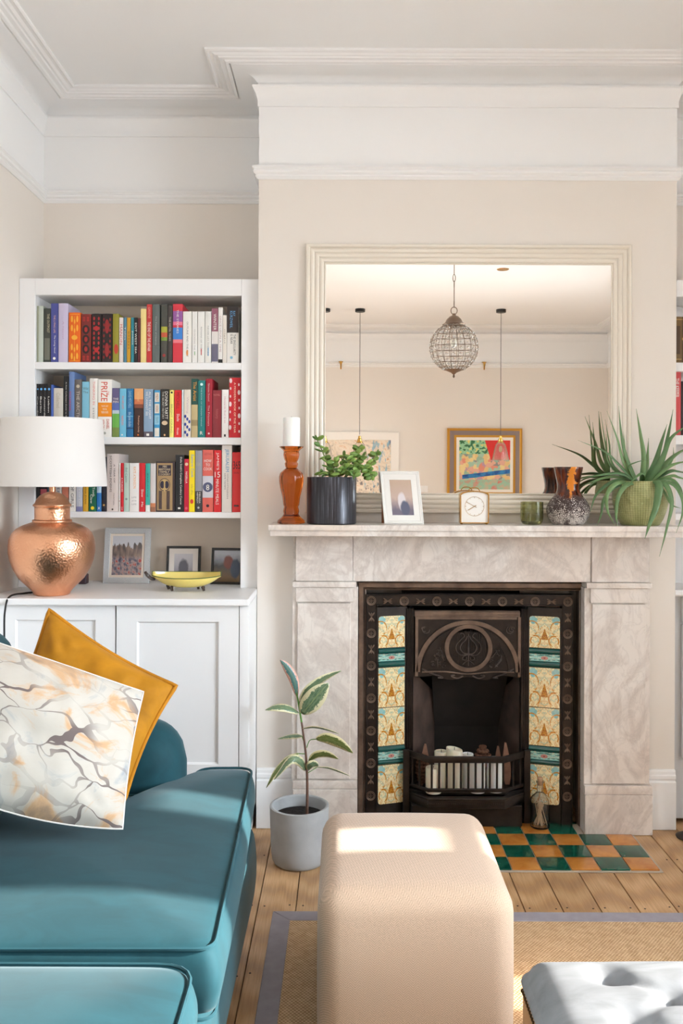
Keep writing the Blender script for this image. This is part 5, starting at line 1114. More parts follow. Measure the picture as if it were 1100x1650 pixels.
AL = [  # (points), root half width px, y-depth at tip relative to pot
 ([(862, 350), (800, 285), (735, 225), (610, 172)], 10, -.07), ([(868, 350), (825, 280), (795, 170), (745, 35)], 11, -.02), ([(872, 350), (835, 250), (812, 140), (800, 12)], 11, .0),
 ([(862, 350), (833, 290), (828, 200), (822, 130)], 8, .02), ([(920, 350), (918, 260), (903, 150), (882, 25)], 11, -.01), ([(925, 350), (930, 300), (935, 240), (940, 162)], 9, .02),
 ([(950, 355), (968, 280), (1000, 180), (1026, 98)], 12, -.01), ([(965, 355), (1000, 270), (1030, 150), (1054, 28)], 12, -.02), ([(960, 360), (1000, 260), (1045, 160), (1130, 95)], 13, -.05),
 ([(965, 350), (1030, 270), (1080, 230), (1150, 195)], 11, .03), ([(965, 350), (1020, 305), (1070, 280), (1135, 268)], 10, -.03), ([(960, 352), (1030, 320), (1080, 318), (1150, 335)], 10, .02),
 ([(955, 352), (1040, 340), (1080, 345), (1130, 362)], 9, -.06), ([(950, 352), (1000, 330), (1050, 262), (1056, 205)], 7, .04), ([(885, 352), (820, 330), (740, 330), (625, 350)], 10, -.06),
 ([(885, 352), (800, 345), (720, 350), (630, 385)], 9, -.02), ([(900, 350), (845, 375), (800, 430), (788, 520), (796, 572)], 11, -.10), ([(895, 352), (800, 370), (748, 420), (748, 500), (785, 570)], 11, -.085),
 ([(890, 352), (790, 360), (700, 420), (668, 505)], 10, -.065), ([(890, 354), (800, 380), (735, 440), (718, 520), (698, 570)], 9, -.075), ([(940, 352), (985, 370), (975, 480), (945, 560), (922, 632)], 16, -.12),
 ([(950, 352), (1010, 370), (1048, 460), (1025, 580), (990, 715)], 12, -.115), ([(955, 352), (1040, 370), (1092, 430), (1098, 510), (1068, 605)], 11, -.11), ([(955, 352), (1030, 352), (1085, 390), (1110, 470)], 9, -.07),
 ([(885, 352), (790, 340), (700, 360), (640, 412)], 8, .03), ([(870, 352), (850, 300), (880, 275), (955, 258)], 9, -.04), ([(930, 352), (910, 330), (880, 345), (830, 400)], 9, -.08), ([(945, 352), (1000, 400), (1045, 470), (1090, 490)], 8, -.09),
 ([(880, 352), (770, 300), (740, 200), (716, 40)], 8, .05), ([(870, 352), (775, 290), (755, 180), (737, 75)], 8, .045),  # both leaves added to stand in for the plant's mirror reflection
]
for pts, hw, dy in AL:
    n = len(pts); pp = []
    for i, (x, y) in enumerate(pts):
        t = i / (n - 1); yy = Ya - .012 + dy * (t ** .7 if dy > -.08 else t ** .3) * (1 if dy > -.08 else 1.12); yy = min(yy, 3.372) if True else yy
        v = pz6(x, y, yy)
        if i == 0: v = Vector((cx_ + (v.x - cx_) * .32, Ya + dy * .12, zt_ - .017))
        pp.append(v)
    q = cat_spline(pp, 22); rr = [max(.0007, hw * .72 * Ya / F / 1.6 * (1 - (i / 22) ** 1.8) * (.75 + .25 * min(1, i / 4))) for i in range(23)]
    part('leaf', MB().tube(q, rr, 7, flat=.45, up=(0, -.6, .8)), M_aloe, al, smooth=60)
# ================================================================== ON THE WORKTOP
# copper lamp
YL = 3.225; cx_ = PX(84, YL, 870)
pts = [(954, 26), (953, 28), (949, 29.5), (945, 33), (928, 50.5), (912, 60), (900, 64.5), (887, 67), (876, 67.2), (866, 65.8), (857, 61.5), (850, 55), (845, 46), (841.5, 36), (840, 31), (838.5, 30.5), (837, 31), (836, 30), (835.5, 27.6), (820, 27.4), (816, 27.6), (814.5, 29.8), (813, 30), (811.5, 28.5), (810, 27), (804, 24.5), (799, 20), (795, 14), (793, 8), (792.5, 6)]
lp = thing('table_lamp', 'hammered copper ginger jar lamp with a white drum shade on the worktop', 'lamp', (cx_, YL, ZW))
pf = prof_px(84, YL, pts, 954, ZW + .0005)
part('lamp_base', MB().lathe(pf, cx_, YL, 72), M_copper, lp, smooth=60)
zn = pf[-1][1]
part('lamp_stem', MB().lathe([(5 * YL / F, zn - .001), (5.2 * YL / F, zn + .03), (.008, zn + .034), (.008, zn + .12)], cx_, YL, 20), M_copperplain, lp)
zs0, zs1 = PZ(783.5, YL, 84), PZ(676, YL, 84); r0, r1 = .1925, .176
M_shade = mat('white linen shade', (226, 221, 216), .85, bump=(500, .1, .001))
part('lamp_shade', MB().lathe([(r0, zs0), (r0 + .001, zs0 + .004), (r1 + .001, zs1 - .004), (r1, zs1), (r1 - .002, zs1), (r0 - .002, zs0)], cx_, YL, 72, cap=False).rows([[(cx_ + r0 * math.cos(a), YL + r0 * math.sin(a), zs0) for a in [math.tau * q / 72 for q in range(72)]], [(cx_ + (r0 - .002) * math.cos(a), YL + (r0 - .002) * math.sin(a), zs0) for a in [math.tau * q / 72 for q in range(72)]]], False, True), M_shade, lp, smooth=60)
m = MB(); m.tube([(cx_ + .02 * math.cos(a), YL + .02 * math.sin(a), zs1 - .02) for a in [math.tau * q / 16 for q in range(16)]], .0015, 5, True)
for q in range(3): a = math.tau * q / 3; m.tube([(cx_ + .02 * math.cos(a), YL + .02 * math.sin(a), zs1 - .02), (cx_ + (r1 - .001) * math.cos(a), YL + (r1 - .001) * math.sin(a), zs1 - .006)], .0015, 5)
m.tube([(cx_, YL, zn + .1), (cx_, YL, zs1 - .02)], .003, 6)
part('shade_carrier', m, M_brass, lp)
part('cable', MB().tube(cat_spline([(cx_ - .05, YL + .03, ZW + .006), (cx_ - .10, YL, ZW + .0045), (PX(18, 3.15, 955), 3.135, ZW + .004), (PX(9, 3.10, 972), 3.095, ZW - .04), (PX(7, 3.09, 1000), 3.09, ZW - .12), (PX(7, 3.09, 1060), 3.10, .60), (PX(7, 3.1, 1100), 3.10, .2)], 40), .0035, 8), M_cable, lp)
# photographs on the worktop
def m_greek():
    t = NT('blue grey patterned frame'); v = t.co(scale=(1, 1, 1)); sx = t.n('SeparateXYZ', {0: v}); a = t.math('PINGPONG', t.math('ADD', sx.outputs[0], sx.outputs[2]), .0028); b = t.math('PINGPONG', t.math('SUBTRACT', sx.outputs[0], sx.outputs[2]), .0028)
    k_ = t.math('GREATER_THAN', t.math('MAXIMUM', a, b), .0021); t.p(col=t.mix(k_, lin((150, 156, 164)), lin((226, 224, 218))), rough=.4); return t.m
def m_crowd():
    t = NT('blurred crowd photograph'); uvn = t.n('UVMap').outputs[0]; sx = t.n('SeparateXYZ', {0: uvn}); w_ = sx.outputs[1]; n = t.noise(uvn, 9, 1.5, .5); n2 = t.noise(t.co('UV', (3, 1, 1)), 3.5, 1, .5)
    crowd = t.ramp(n.outputs[0], [(.3, lin((70, 74, 92))), (.45, lin((128, 120, 126))), (.56, lin((170, 150, 146))), (.66, lin((170, 80, 74)))]); bld = t.ramp(n2.outputs[0], [(.35, lin((92, 86, 84))), (.6, lin((140, 122, 112)))])
    c = t.mix(t.ramp(t.math('ADD', w_, t.math('MULTIPLY', n.outputs[0], .1)), [(.46, BW(0)), (.56, BW(1))]), crowd, bld)
    c = t.mix(t.ramp(t.math('ADD', w_, t.math('MULTIPLY', n2.outputs[0], .45)), [(.98, BW(0)), (1.04, BW(1))]), c, lin((196, 196, 200))); t.p(col=c, rough=.25); return t.m
ph2 = m_crowd()
Yp = 3.565; Wp, Hp = 74.5 * Yp / F, 88.5 * Yp / F
o = picture_frame('photo_frame', 'blue grey patterned photo frame with a crowd photograph behind the bowl', Wp, Hp / math.cos(R(9)), .0235, lean(PX(202.5, Yp, 900), Yp, ZW + .001, 0, R(9)), m_greek(), mat('cream photo mount', (226, 212, 196), .7), .010, ph2, depth=.012)
part('easel_strut', MB().box(-.02, .02, 0, .004, 0, .15).xf(Matrix.Translation((PX(170, Yp, 900) + .02, Yp + .062, ZW + .001)) @ Matrix.Rotation(R(8), 4, 'X')), mat('brown backing board', (150, 96, 62), .7), o)
ph3 = m_figure('grey portrait print', (196, 192, 196), (176, 172, 178), (150, 146, 152), (92, 90, 98), .5, .3, .3, .5)
Yp = 3.60; Wp, Hp = 55 * Yp / F, 58 * Yp / F
picture_frame('photo_frame', 'small black frame with a wide white mount standing behind the yellow bowl', Wp, Hp / math.cos(R(8)), .010, lean(PX(294.5, Yp, 900), Yp, ZW + .001, 0, R(8)), M_black, mat('off white mount', (230, 222, 214), .7), .022, ph3, depth=.012)
ph4 = m_figure('dark outdoor photograph', (176, 178, 188), (66, 64, 62), (120, 96, 70), (116, 58, 50), .55, .62, .2, .24, ((52, 66, 88), .82, .42, .2, .35))
Yp = 3.535; Wp, Hp = 52 * Yp / F, 58 * Yp / F
picture_frame('photo_frame', 'black landscape photo frame half hidden by the right stile of the bookcase', Wp, Hp / math.cos(R(10)), .010, lean(PX(363.2, Yp, 900), Yp + .010, ZW + .001, R(-7), R(10)), M_black, None, 0, ph4, depth=.012)
bxx = PX(136, 3.55, 930)
part('trinket_box', MB().box(bxx - .02, bxx + .012, 3.53, 3.57, ZW + .0005, ZW + .040), mat('dark plum lacquer', (60, 40, 48), .4), origin=(bxx, 3.55, ZW), bevel=.003, label='small dark plum box half hidden behind the copper lamp', cat='box')
# yellow footed bowl
Yo = 3.335; bx0_, bx1_ = PX(245, Yo, 930), PX(356, Yo, 930); cxo = (bx0_ + bx1_) / 2; L = (bx1_ - bx0_) / 2
zr = PZ(930, Yo, 300); zbm = PZ(948.5, Yo, 300) + .004
bw = thing('footed_bowl', 'long yellow pod-shaped bowl on four small brown feet', 'bowl', (cxo, Yo, ZW))
rows_o = []; rows_i = []; nu_, nv_ = 28, 14
for i in range(nu_ + 1):
    t = -1 + 2 * i / nu_; wv_ = max(.004, .055 * (1 - abs(t) ** 2.2)); dpt = (zr - zbm) * max(.08, (1 - abs(t) ** 2.6)); ro, ri = [], []
    for j in range(nv_ + 1):
        a = math.pi * j / nv_; zz = zr + .006 * abs(t) ** 3 + (.004 * math.cos(a * 2) if 0 else 0)
        lift = .015 if j > nv_ / 2 else 0
        ro.append((cxo + t * L, Yo - wv_ * math.cos(a), zz + lift * abs(math.cos(a)) ** 2 - dpt * math.sin(a)))
        ri.append((cxo + t * L * .97, Yo - wv_ * .9 * math.cos(a), zz + lift * abs(math.cos(a)) ** 2 - dpt * .82 * math.sin(a) - .0003))
    rows_o.append(ro); rows_i.append(ri)
M_yel = mat('yellow glaze', (226, 204, 112), .18, nz=(10, .08), coat=.4)
part('bowl_body', MB().rows(rows_o).rows(rows_i), M_yel, bw, smooth=60)
rim = [Vector(r_[0]) for r_ in rows_o] + [Vector(r_[-1]) for r_ in rows_o[::-1]]
part('green_rim', MB().tube(rim, .0018, 6, True), mat('dark green rim glaze', (78, 96, 50), .25), bw)
part('curled_stalk', MB().tube(cat_spline([(bx0_ + .012, Yo, zr - .010), (bx0_ - .008, Yo, zr - .002), (bx0_ - .022, Yo - .004, zr + .014), (bx0_ - .024, Yo - .004, zr + .022)], 12), [.006, .009, .010, .010, .010, .010, .010, .010, .009, .009, .008, .007, .005], 8, flat=.7), mat('dark brown glaze', (52, 38, 34), .15, coat=.5), bw)
for (fx, fy) in ((-.38, -.028), (.52, -.024), (-.56, .022), (.30, .03)):
    px_ = cxo + fx * L; py_ = Yo + fy
    part('foot', MB().tube(cat_spline([(px_ - .002, py_, zbm + .006), (px_, py_ - .004, ZW + .014), (px_ + .003, py_ - .006, ZW + .0045)], 6), [.007, .0075, .007, .006, .0055, .005, .0042], 8), mat('dark brown glaze', (52, 38, 34), .15, coat=.5), bw)
# ================================================================== RUBBER PLANT IN CONCRETE POT
YQ = 3.105; cx_ = PX(482, YQ, 1340); zp1 = .200; r = .1035
cp_ = part('plant_pot', MB().lathe([(.001, .0005), (.078, .0005), (.088, .004), (.095, .016), (.099, .05), (r, .19), (r, .198), (r - .004, zp1), (r - .010, zp1 - .001), (r - .012, zp1 - .006), (r - .014, .12), (.001, .118)], cx_, YQ, 64, cap=False), M_concrete, origin=(cx_, YQ, 0), smooth=60, label='grey concrete plant pot on the floorboards between sofa and pouffe', cat='plant pot')
part('soil', MB().lathe([(.001, .164), (.05, .163), (r - .0135, .160), (r - .0145, .125), (.001, .125)], cx_, YQ, 40, cap=False), M_soil, cp_)
ru = thing('rubber_plant', 'young variegated rubber plant with cream edged leaves in the concrete pot', 'plant', (cx_, YQ, .162))
def pz8(x, y, Y): return P(400 + x / 4.34, 1050 + y / 4.34, Y)
stem = [pz8(410, 1135, YQ), pz8(412, 1000, YQ), pz8(410, 850, YQ), pz8(400, 700, YQ), pz8(382, 560, YQ), pz8(362, 430, YQ), pz8(345, 330, YQ), pz8(336, 285, YQ)]
stem[0].z = .155
M_bark = mat('brown rubber plant stem', (110, 80, 66), .7, nz=(60, .2)); M_gst = mat('green young stem', (92, 140, 58), .5)
q = cat_spline(stem, 28); part('stem', MB().tube(q[:19], [.0052 - .0001 * i for i in range(19)], 8), M_bark, ru); part('stem', MB().tube(q[18:], [.0034 - .0001 * i for i in range(11)], 8), M_gst, ru)
def m_varieg(name, g1, g2, cream):
    t = NT(name); uvn = t.n('UVMap'); sx = t.n('SeparateXYZ', {0: uvn.outputs[0]}); u = t.math('ABSOLUTE', sx.outputs[0]); n = t.noise(t.co('UV', (1.4, 2.4, 1)), 3.0, 3, .6); n2 = t.noise(t.co('UV', (3, 2, 1)), 2.0, 2)
    f = t.math('GREATER_THAN', t.math('ADD', u, t.math('MULTIPLY_ADD', n.outputs[0], 1.1, -.55)), .62); mid = t.math('LESS_THAN', u, .04)
    c = t.mix(f, t.ramp(n2.outputs[0], [(.4, lin(g1)), (.55, lin(g2))]), lin(cream)); c = t.mix(t.math('MULTIPLY', mid, .7), c, lin((150, 165, 110))); t.p(col=c, rough=.32); return t.m
M_v1 = m_varieg('variegated leaf', (84, 112, 84), (118, 140, 108), (226, 220, 180)); M_v2 = m_varieg('young pink edged leaf', (70, 110, 110), (88, 128, 122), (226, 176, 160)); M_v3 = m_varieg('sunlit green leaf', (96, 116, 60), (128, 142, 80), (226, 216, 168))
def blade(pts, hw, tilt, mt, nm='leaf', fold=.25, dys=None, petiole=None):
    n = 14; dys = dys or [0] * len(pts); pp = [pz8(x, y, YQ + dy) for (x, y), dy in zip(pts, dys)]; c = cat_spline(pp, n); hwm = hw / 4.34 * YQ / F; vs = []; uv = []; fs = []
    for i in range(n + 1):
        t = i / n; tan = (c[min(i + 1, n)] - c[max(i - 1, 0)]).normalized(); side = tan.cross(Vector((0, -1, 0))).normalized()
        side = Matrix.Rotation(tilt, 3, tan) @ side; nr = tan.cross(side).normalized(); w_ = hwm * max(.03, (math.sin(math.pi * min(1, t * .96 + .03) ** .85)) ** .75)
        for u in (-1, -.5, 0, .5, 1): vs.append(c[i] + side * w_ * u + nr * abs(u) * w_ * fold); uv.append((u, t * 2))
    for i in range(n):
        for k_ in range(4): fs.append((i * 5 + k_, i * 5 + k_ + 1, i * 5 + k_ + 6, i * 5 + k_ + 5))
    m = MB(); m.add(vs, fs); m.uv = uv; o = part(nm, m, mt, ru, smooth=80)
    md = o.modifiers.new('t', 'SOLIDIFY'); md.thickness = .0009
    if petiole: part('petiole', MB().tube(cat_spline([pz8(x, y, YQ + d_) for x, y, d_ in petiole] + [pp[0]], 8), .0016, 6), M_gst, ru)
blade([(340, 310), (320, 200), (270, 110), (222, 58)], 34, .2, M_v2, dys=[0, -.01, -.015, -.02], fold=.3)
blade([(375, 435), (430, 370), (500, 285), (562, 222)], 74, .15, M_v1, dys=[-.005, -.02, -.03, -.03], fold=.08)
blade([(352, 385), (420, 270), (530, 190), (650, 134)], 36, .5, M_v1, dys=[0, .01, .02, .03])
blade([(352, 428), (270, 392), (190, 388), (118, 408)], 34, .9, M_v1, dys=[0, -.02, -.03, -.03])
blade([(378, 542), (460, 535), (550, 552), (638, 578)], 26, 1.0, M_v1, dys=[0, -.01, -.02, -.02], petiole=[(385, 580, 0)])
blade([(375, 592), (330, 588), (270, 594), (204, 610)], 22, 1.0, M_v1, dys=[0, .02, .03, .04], petiole=[(392, 640, 0)])
blade([(475, 612), (550, 610), (640, 645), (730, 710)], 46, .35, M_v3, dys=[-.02, -.03, -.04, -.04], petiole=[(408, 670, 0), (430, 620, -.01)], fold=.12)
blade([(425, 765), (480, 728), (550, 722), (630, 752)], 36, .5, M_v3, dys=[0, -.02, -.03, -.04], petiole=[(404, 780, 0)])
blade([(350, 712), (270, 755), (190, 840), (125, 952)], 26, .7, M_v3, dys=[0, -.02, -.03, -.03], petiole=[(400, 716, 0)])
blade([(400, 830), (360, 765), (290, 760), (180, 895)], 34, .6, M_v1, dys=[0, -.03, -.05, -.06])
blade([(480, 808), (560, 818), (640, 845), (712, 872)], 18, .9, M_v1, dys=[.01, .02, .02, .03], petiole=[(412, 850, 0)])
blade([(418, 832), (435, 800), (465, 790), (490, 800)], 34, .3, M_v1, dys=[0, -.02, -.02, -.02])
# ================================================================== RUG
rx0, ry1, ry0, rx1 = PX(439.5, 2.727, 1476), 2.727, .9, 2.05
rg = thing('rug', 'woven sisal rug with a wide grey cotton border', 'rug', ((rx0 + rx1) / 2, (ry0 + ry1) / 2, 0))
bw_ = .056
part('woven_field', MB().box(rx0 + bw_ - .004, rx1 - bw_ + .004, ry0 + bw_ - .004, ry1 - bw_ + .004, .0005, .0095), M_sisal, rg, smooth=0)
for (a, b) in (((rx0, ry1), (rx1, ry1)), ((rx1, ry1), (rx1, ry0)), ((rx1, ry0), (rx0, ry0)), ((rx0, ry0), (rx0, ry1))):
    a = Vector((*a, 0)); b = Vector((*b, 0)); d_ = (b - a).normalized(); nn = Vector((d_.y, -d_.x, 0)); e = .0006
    q = [a + d_ * e, b - d_ * e, b - d_ * (bw_ + e) + nn * bw_, a + d_ * (bw_ + e) + nn * bw_]
    m = MB(); m.add([(v.x, v.y, .0004) for v in q] + [(v.x, v.y, .011) for v in q], [(3, 2, 1, 0), (4, 5, 6, 7)] + [(i, (i + 1) % 4, (i + 1) % 4 + 4, i + 4) for i in range(4)])
    part('border_tape', m, M_tape, rg, bevel=.0015, smooth=0)
# ================================================================== POUFFE
pz_ = .0118
def rounded_box(x0, x1, y0, y1, z0, z1, r, seg=5, crown=0, bulge=0, cuts=10):
    bm = bmesh.new(); bmesh.ops.create_cube(bm, size=1)
    for v in bm.verts: v.co = Vector(((x0 + x1) / 2 + v.co.x * (x1 - x0), (y0 + y1) / 2 + v.co.y * (y1 - y0), (z0 + z1) / 2 + v.co.z * (z1 - z0)))
    bmesh.ops.bevel(bm, geom=bm.edges[:], offset=r, segments=seg, affect='EDGES', profile=.5)
    bmesh.ops.subdivide_edges(bm, edges=[e for e in bm.edges if e.calc_length() > r * 1.5], cuts=cuts, use_grid_fill=True)
    m = MB(); bm.verts.index_update()
    for v in bm.verts:
        u, w_, t = (v.co.x - x0) / (x1 - x0) * 2 - 1, (v.co.y - y0) / (y1 - y0) * 2 - 1, (v.co.z - z0) / (z1 - z0) * 2 - 1
        c = v.co.copy()
        if t > 0: c.z += crown * (1 - u ** 2) * (1 - w_ ** 2) * t
        c.x += bulge * math.copysign(1, u) * (1 - t ** 2) * abs(u) ** 3; c.y += bulge * math.copysign(1, w_) * (1 - t ** 2) * abs(w_) ** 3
        m.v.append(tuple(c))
    m.f = [tuple(v.index for v in f.verts) for f in bm.faces]; m.mi = [0] * len(m.f); bm.free(); return m
px0, px1, py0, py1, pz1 = PX(511, 2.016, 1500), PX(833, 2.016, 1500), 2.016, 2.545, .398
pf_ = thing('pouffe', 'oatmeal wool cube pouffe standing on the rug in the middle', 'pouffe', ((px0 + px1) / 2, 2.28, pz_))
part('cover', rounded_box(px0, px1, py0, py1, pz_, pz1, .055, 6, .012, .002, 8), M_pouf, pf_, smooth=180)
# ================================================================== SOFA
def puff(outline, z0, z1, crown, bulge=.02, nr=8, ns=8, edge=.02, wob=0.006, seed=1, centre=None):
    """cushion from an outline (ccw list of xy): bulging border and crowned top"""
    n = len(outline); c = Vector(centre) if centre else sum((Vector(p) for p in outline), Vector((0, 0))) / n; rows = []
    for k in range(ns + 1):
        t = k / ns; rows.append([(p[0] + (p[0] - c.x) / max(.001, (Vector(p) - c).length) * bulge * math.sin(math.pi * t), p[1] + (p[1] - c.y) / max(.001, (Vector(p) - c).length) * bulge * math.sin(math.pi * t), z0 + (z1 - z0) * t) for p in outline])
    for k in range(1, nr + 1):
        s = 1 - k / nr; h = crown * (1 - s ** 2.6); row = []
        for p in outline:
            x, y = c.x + (p[0] - c.x) * s, c.y + (p[1] - c.y) * s
            row.append((x, y, z1 + h + wob * noise.noise(Vector((x * 4 + seed, y * 4, seed))) * (1 - s ** 4)))
        rows.append(row)
    rows.insert(0, [(c.x + (p[0] - c.x) * .05, c.y + (p[1] - c.y) * .05, z0) for p in outline])
    return MB().rows(rows, False, True)
def round_poly(pts, r, n=5):
    out = []; k = len(pts)
    for i in range(k):
        p0, p, p1 = Vector(pts[i - 1]), Vector(pts[i]), Vector(pts[(i + 1) % k]); a = (p0 - p).normalized(); b = (p1 - p).normalized(); rr = r[i] if hasattr(r, '__len__') else r
        s, e = p + a * rr, p + b * rr
        for j in range(n + 1): t = j / n; out.append(tuple(s * (1 - t) ** 2 + p * 2 * t * (1 - t) + e * t * t))
    res = []
    for i in range(len(out)):
        a, b = Vector(out[i]), Vector(out[(i + 1) % len(out)]); L = (b - a).length; m_ = max(1, int(L / .05))
        for j in range(m_): res.append(tuple(a.lerp(b, j / m_)))
    return res
SFX = -.268; ZS = .478
sf = thing('sofa', 'teal velvet sofa with piped seat cushions and rounded arms', 'sofa', (-.75, 1.7, 0))
part('base_frame', rounded_box(-1.22, SFX + .004, .55, 2.60, .10, .335, .03, 4, 0, .012, 8), M_teal, sf, smooth=180)
part('back_rest', rounded_box(-1.235, -1.03, .55, 2.64, .12, .84, .07, 6, .01, .0, 8), M_teal, sf, smooth=180)
# far arm: rounded scroll
ax0, ax1 = -1.20, -.452
arm = []
na, nl = 30, 46
for i in range(nl + 1):
    t = i / nl; x = ax0 + (ax1 - ax0) * t
    e = max(0, (t - .82) / .18); sc = math.sqrt(max(.0, 1 - e ** 2.4)) if i < nl else .12; sc = max(sc, .12); row = []
    x2 = x
    w_ = .112; zc_ = .525; h_ = .128
    for j in range(na + 1):
        a = math.pi * j / na
        if True: row.append((x2, 2.545 - w_ * math.cos(a) * sc * (1 if j not in (0, na) else 1), zc_ + h_ * math.sin(a) ** .9 * sc if sc > .2 else zc_ * 1 + h_ * math.sin(a) * sc))
    row = [(x2, 2.545 - w_ * .9 * sc, .12)] + [(x2, 2.545 - w_ * .92 * sc, .30)] + row + [(x2, 2.545 + w_ * .92 * sc, .30)] + [(x2, 2.545 + w_ * .9 * sc, .12)]
    arm.append(row)
m = MB().rows(arm); L_ = len(arm[0]); m.f += [tuple(range(L_)), tuple(nl * L_ + k for k in range(L_))[::-1]]; m.mi += [0, 0]
part('arm', m, M_teal, sf, smooth=70)
near = MB(); near.v = [(x, 3.15 - y, z) for x, y, z in m.v]; near.f = [f[::-1] for f in m.f]; near.mi = m.mi[:]
part('arm', near, M_teal, sf, smooth=70)
# seat cushions
o1 = round_poly([(-1.02, 1.625), (SFX + .030, 1.632), (SFX - .004, 2.645), (-.430, 2.640), (-.445, 2.415), (-1.02, 2.41)], [.05, .035, .05, .05, .02, .03])
o2 = round_poly([(-1.02, .62), (SFX + .006, .62), (SFX + .002, 1.600), (-1.02, 1.600)], [.03, .05, .07, .05])
def cushion(o, z0, z1, seed, c):
    cs_ = part('seat_cushion', puff(o, z0, z1, .035, .020, 12, 8, seed=seed, centre=c), M_teal, sf, smooth=75, sub=1)
    for z, nm in ((z1, 'piping'), (z0 + .002, 'piping')):
        cc = Vector(c); part(nm, MB().tube([(p[0] + (p[0] - cc.x) * .002, p[1] + (p[1] - cc.y) * .002, z) for p in o], .0038, 6, True), M_tealpipe, cs_)
cushion(o1, .345, ZS, 1.3, (-.68, 2.03)); cushion(o2, .345, ZS - .012, 4.7, (-.66, 1.12))
for (a, b) in ((1.62, 2.40), (.80, 1.60)):
    m = rounded_box(-.11, .11, a, b, 0, .46, .085, 6, .0, .012, 7); m.xf(Matrix.Translation((-.90, 0, ZS + .018)) @ Matrix.Rotation(R(-13), 4, 'Y'))
    part('back_cushion', m, M_teal, sf, smooth=180)
for (x, y) in ((-.36, 2.50), (-.36, .65), (-1.15, 2.50), (-1.15, .65)):
    part('castor', MB().lathe([(.016, .0008), (.02, .008), (.02, .03), (.012, .04), (.024, .05), (.028, .1005)], x, y, 16), M_brass, sf)
# scatter cushions
def scatter(name, label, cor, th, mt, pipe=None, seed=0, sag=.06, n=30, pow_=.5, bot=None):
    TL, TR, BR, BL = [Vector(c) for c in cor]; nr = (TR - TL).cross(BL - TL).normalized(); 
    if nr.y > 0: nr = -nr
    bot = sag if bot is None else bot
    root = thing(name, label, 'cushion', tuple((BL + BR) / 2)); rows = {1: [], -1: []}; uv = []
    for s in (1, -1):
        for i in range(n + 1):
            v = i / n; row = []
            for j in range(n + 1):
                u = j / n; p = TL.lerp(TR, u).lerp(BL.lerp(BR, u), v)
                a, b = 2 * u - 1, 2 * v - 1
                inw = (sag if b < 0 else bot) * (1 - abs(a) ** 2) * abs(b) ** 3 * math.copysign(1, b); inu = sag * (1 - abs(b) ** 2) * abs(a) ** 3 * math.copysign(1, a)
                p = p - (BL - TL) * inw * .5 - (TR - TL) * inu * .5
                f = ((1 - abs(a) ** 2.4) * (1 - abs(b) ** 2.4)) ** pow_
                wr = noise.noise(Vector((u * 4 + seed, v * 4, seed))) * .014 + .009 * noise.noise(Vector((u * 11, v * 5 + seed, 3))) * (abs(b) + .3)
                for (ca, cb) in ((-1, -1), (1, -1), (1, 1), (-1, 1)):      # pleats running out of the corners
                    da, db = a - ca, b - cb; dd = math.hypot(da, db)
                    if .02 < dd < 1.3: wr += .007 * math.sin(math.atan2(db, da) * 13 + seed + ca) * math.exp(-((dd - .38) / .32) ** 2)
                row.append(p + nr * s * (th / 2 * f + (wr * f if f > 0 else 0)) + nr * .008 * math.sin(u * 5 + v * 3 + seed))
                if s == 1: pass
                uv.append((u, 1 - v))
            rows[s].append(row)
    m = MB(); m.rows(rows[1]); m.rows([r_[::-1] for r_ in rows[-1]])
    m.uv = uv; part('cover', m, mt, root, smooth=180)
    ed = [rows[1][0][j] for j in range(n + 1)] + [rows[1][i][n] for i in range(1, n + 1)] + [rows[1][n][j] for j in range(n - 1, -1, -1)] + [rows[1][i][0] for i in range(n - 1, 0, -1)]
    part('piping', MB().tube(ed, .0060 if pipe else .002, 6, True), pipe or mt, root, smooth=80) if pipe else part('seam', MB().tube(ed, .0022, 6, True), mat('linen seam', (214, 206, 198), .85), root)
    return root
scatter('scatter_cushion', 'mustard yellow velvet cushion leaning behind the patterned one', [P(80, 984, 2.36), P(284, 1106, 2.31), P(200, 1290, 2.20), P(-10, 1190, 2.20)], .12, M_must, M_mustpipe, 2.0, .07)
scatter('scatter_cushion', 'cream linen cushion printed with grey marbled swirls at the front', [P(-75, 1008, 2.10), P(232, 1114, 2.205), P(197, 1336, 2.03), P(-95, 1272, 1.93)], .14, M_pillow, None, 5.0, .03, bot=-.09)
# ================================================================== TUFTED STOOL
tx0, tx1, ty0, ty1 = .368, 1.34, .95, 1.785; zt0, zt1 = .318, .392
st = thing('footstool', 'pale grey buttoned footstool on a light oak frame at bottom right', 'footstool', (.85, 1.36, 0))
nx, ny = 72, 62; rows = []; but = []
gx_, gy_ = .205, .150
for j in range(-4, 8):
    for i in range(-6, 8):
        bxp = .512 + .105 * 0 + i * gx_ + (gx_ / 2 if j % 2 else 0); byp = 1.700 - j * gy_ * .5 * 1.0
        if tx0 + .06 < bxp < tx1 - .06 and ty0 + .06 < byp < ty1 - .06: but.append((bxp, byp))
creases = []
for i, a in enumerate(but):
    for b in but[i + 1:]:
        if abs(abs(a[0] - b[0]) - gx_ / 2) < .01 and abs(abs(a[1] - b[1]) - gy_ / 2) < .01: creases.append((Vector(a), Vector(b)))
def seg_d(p, a, b):
    t = max(0, min(1, (p - a).dot(b - a) / (b - a).length_squared)); return (p - a.lerp(b, t)).length
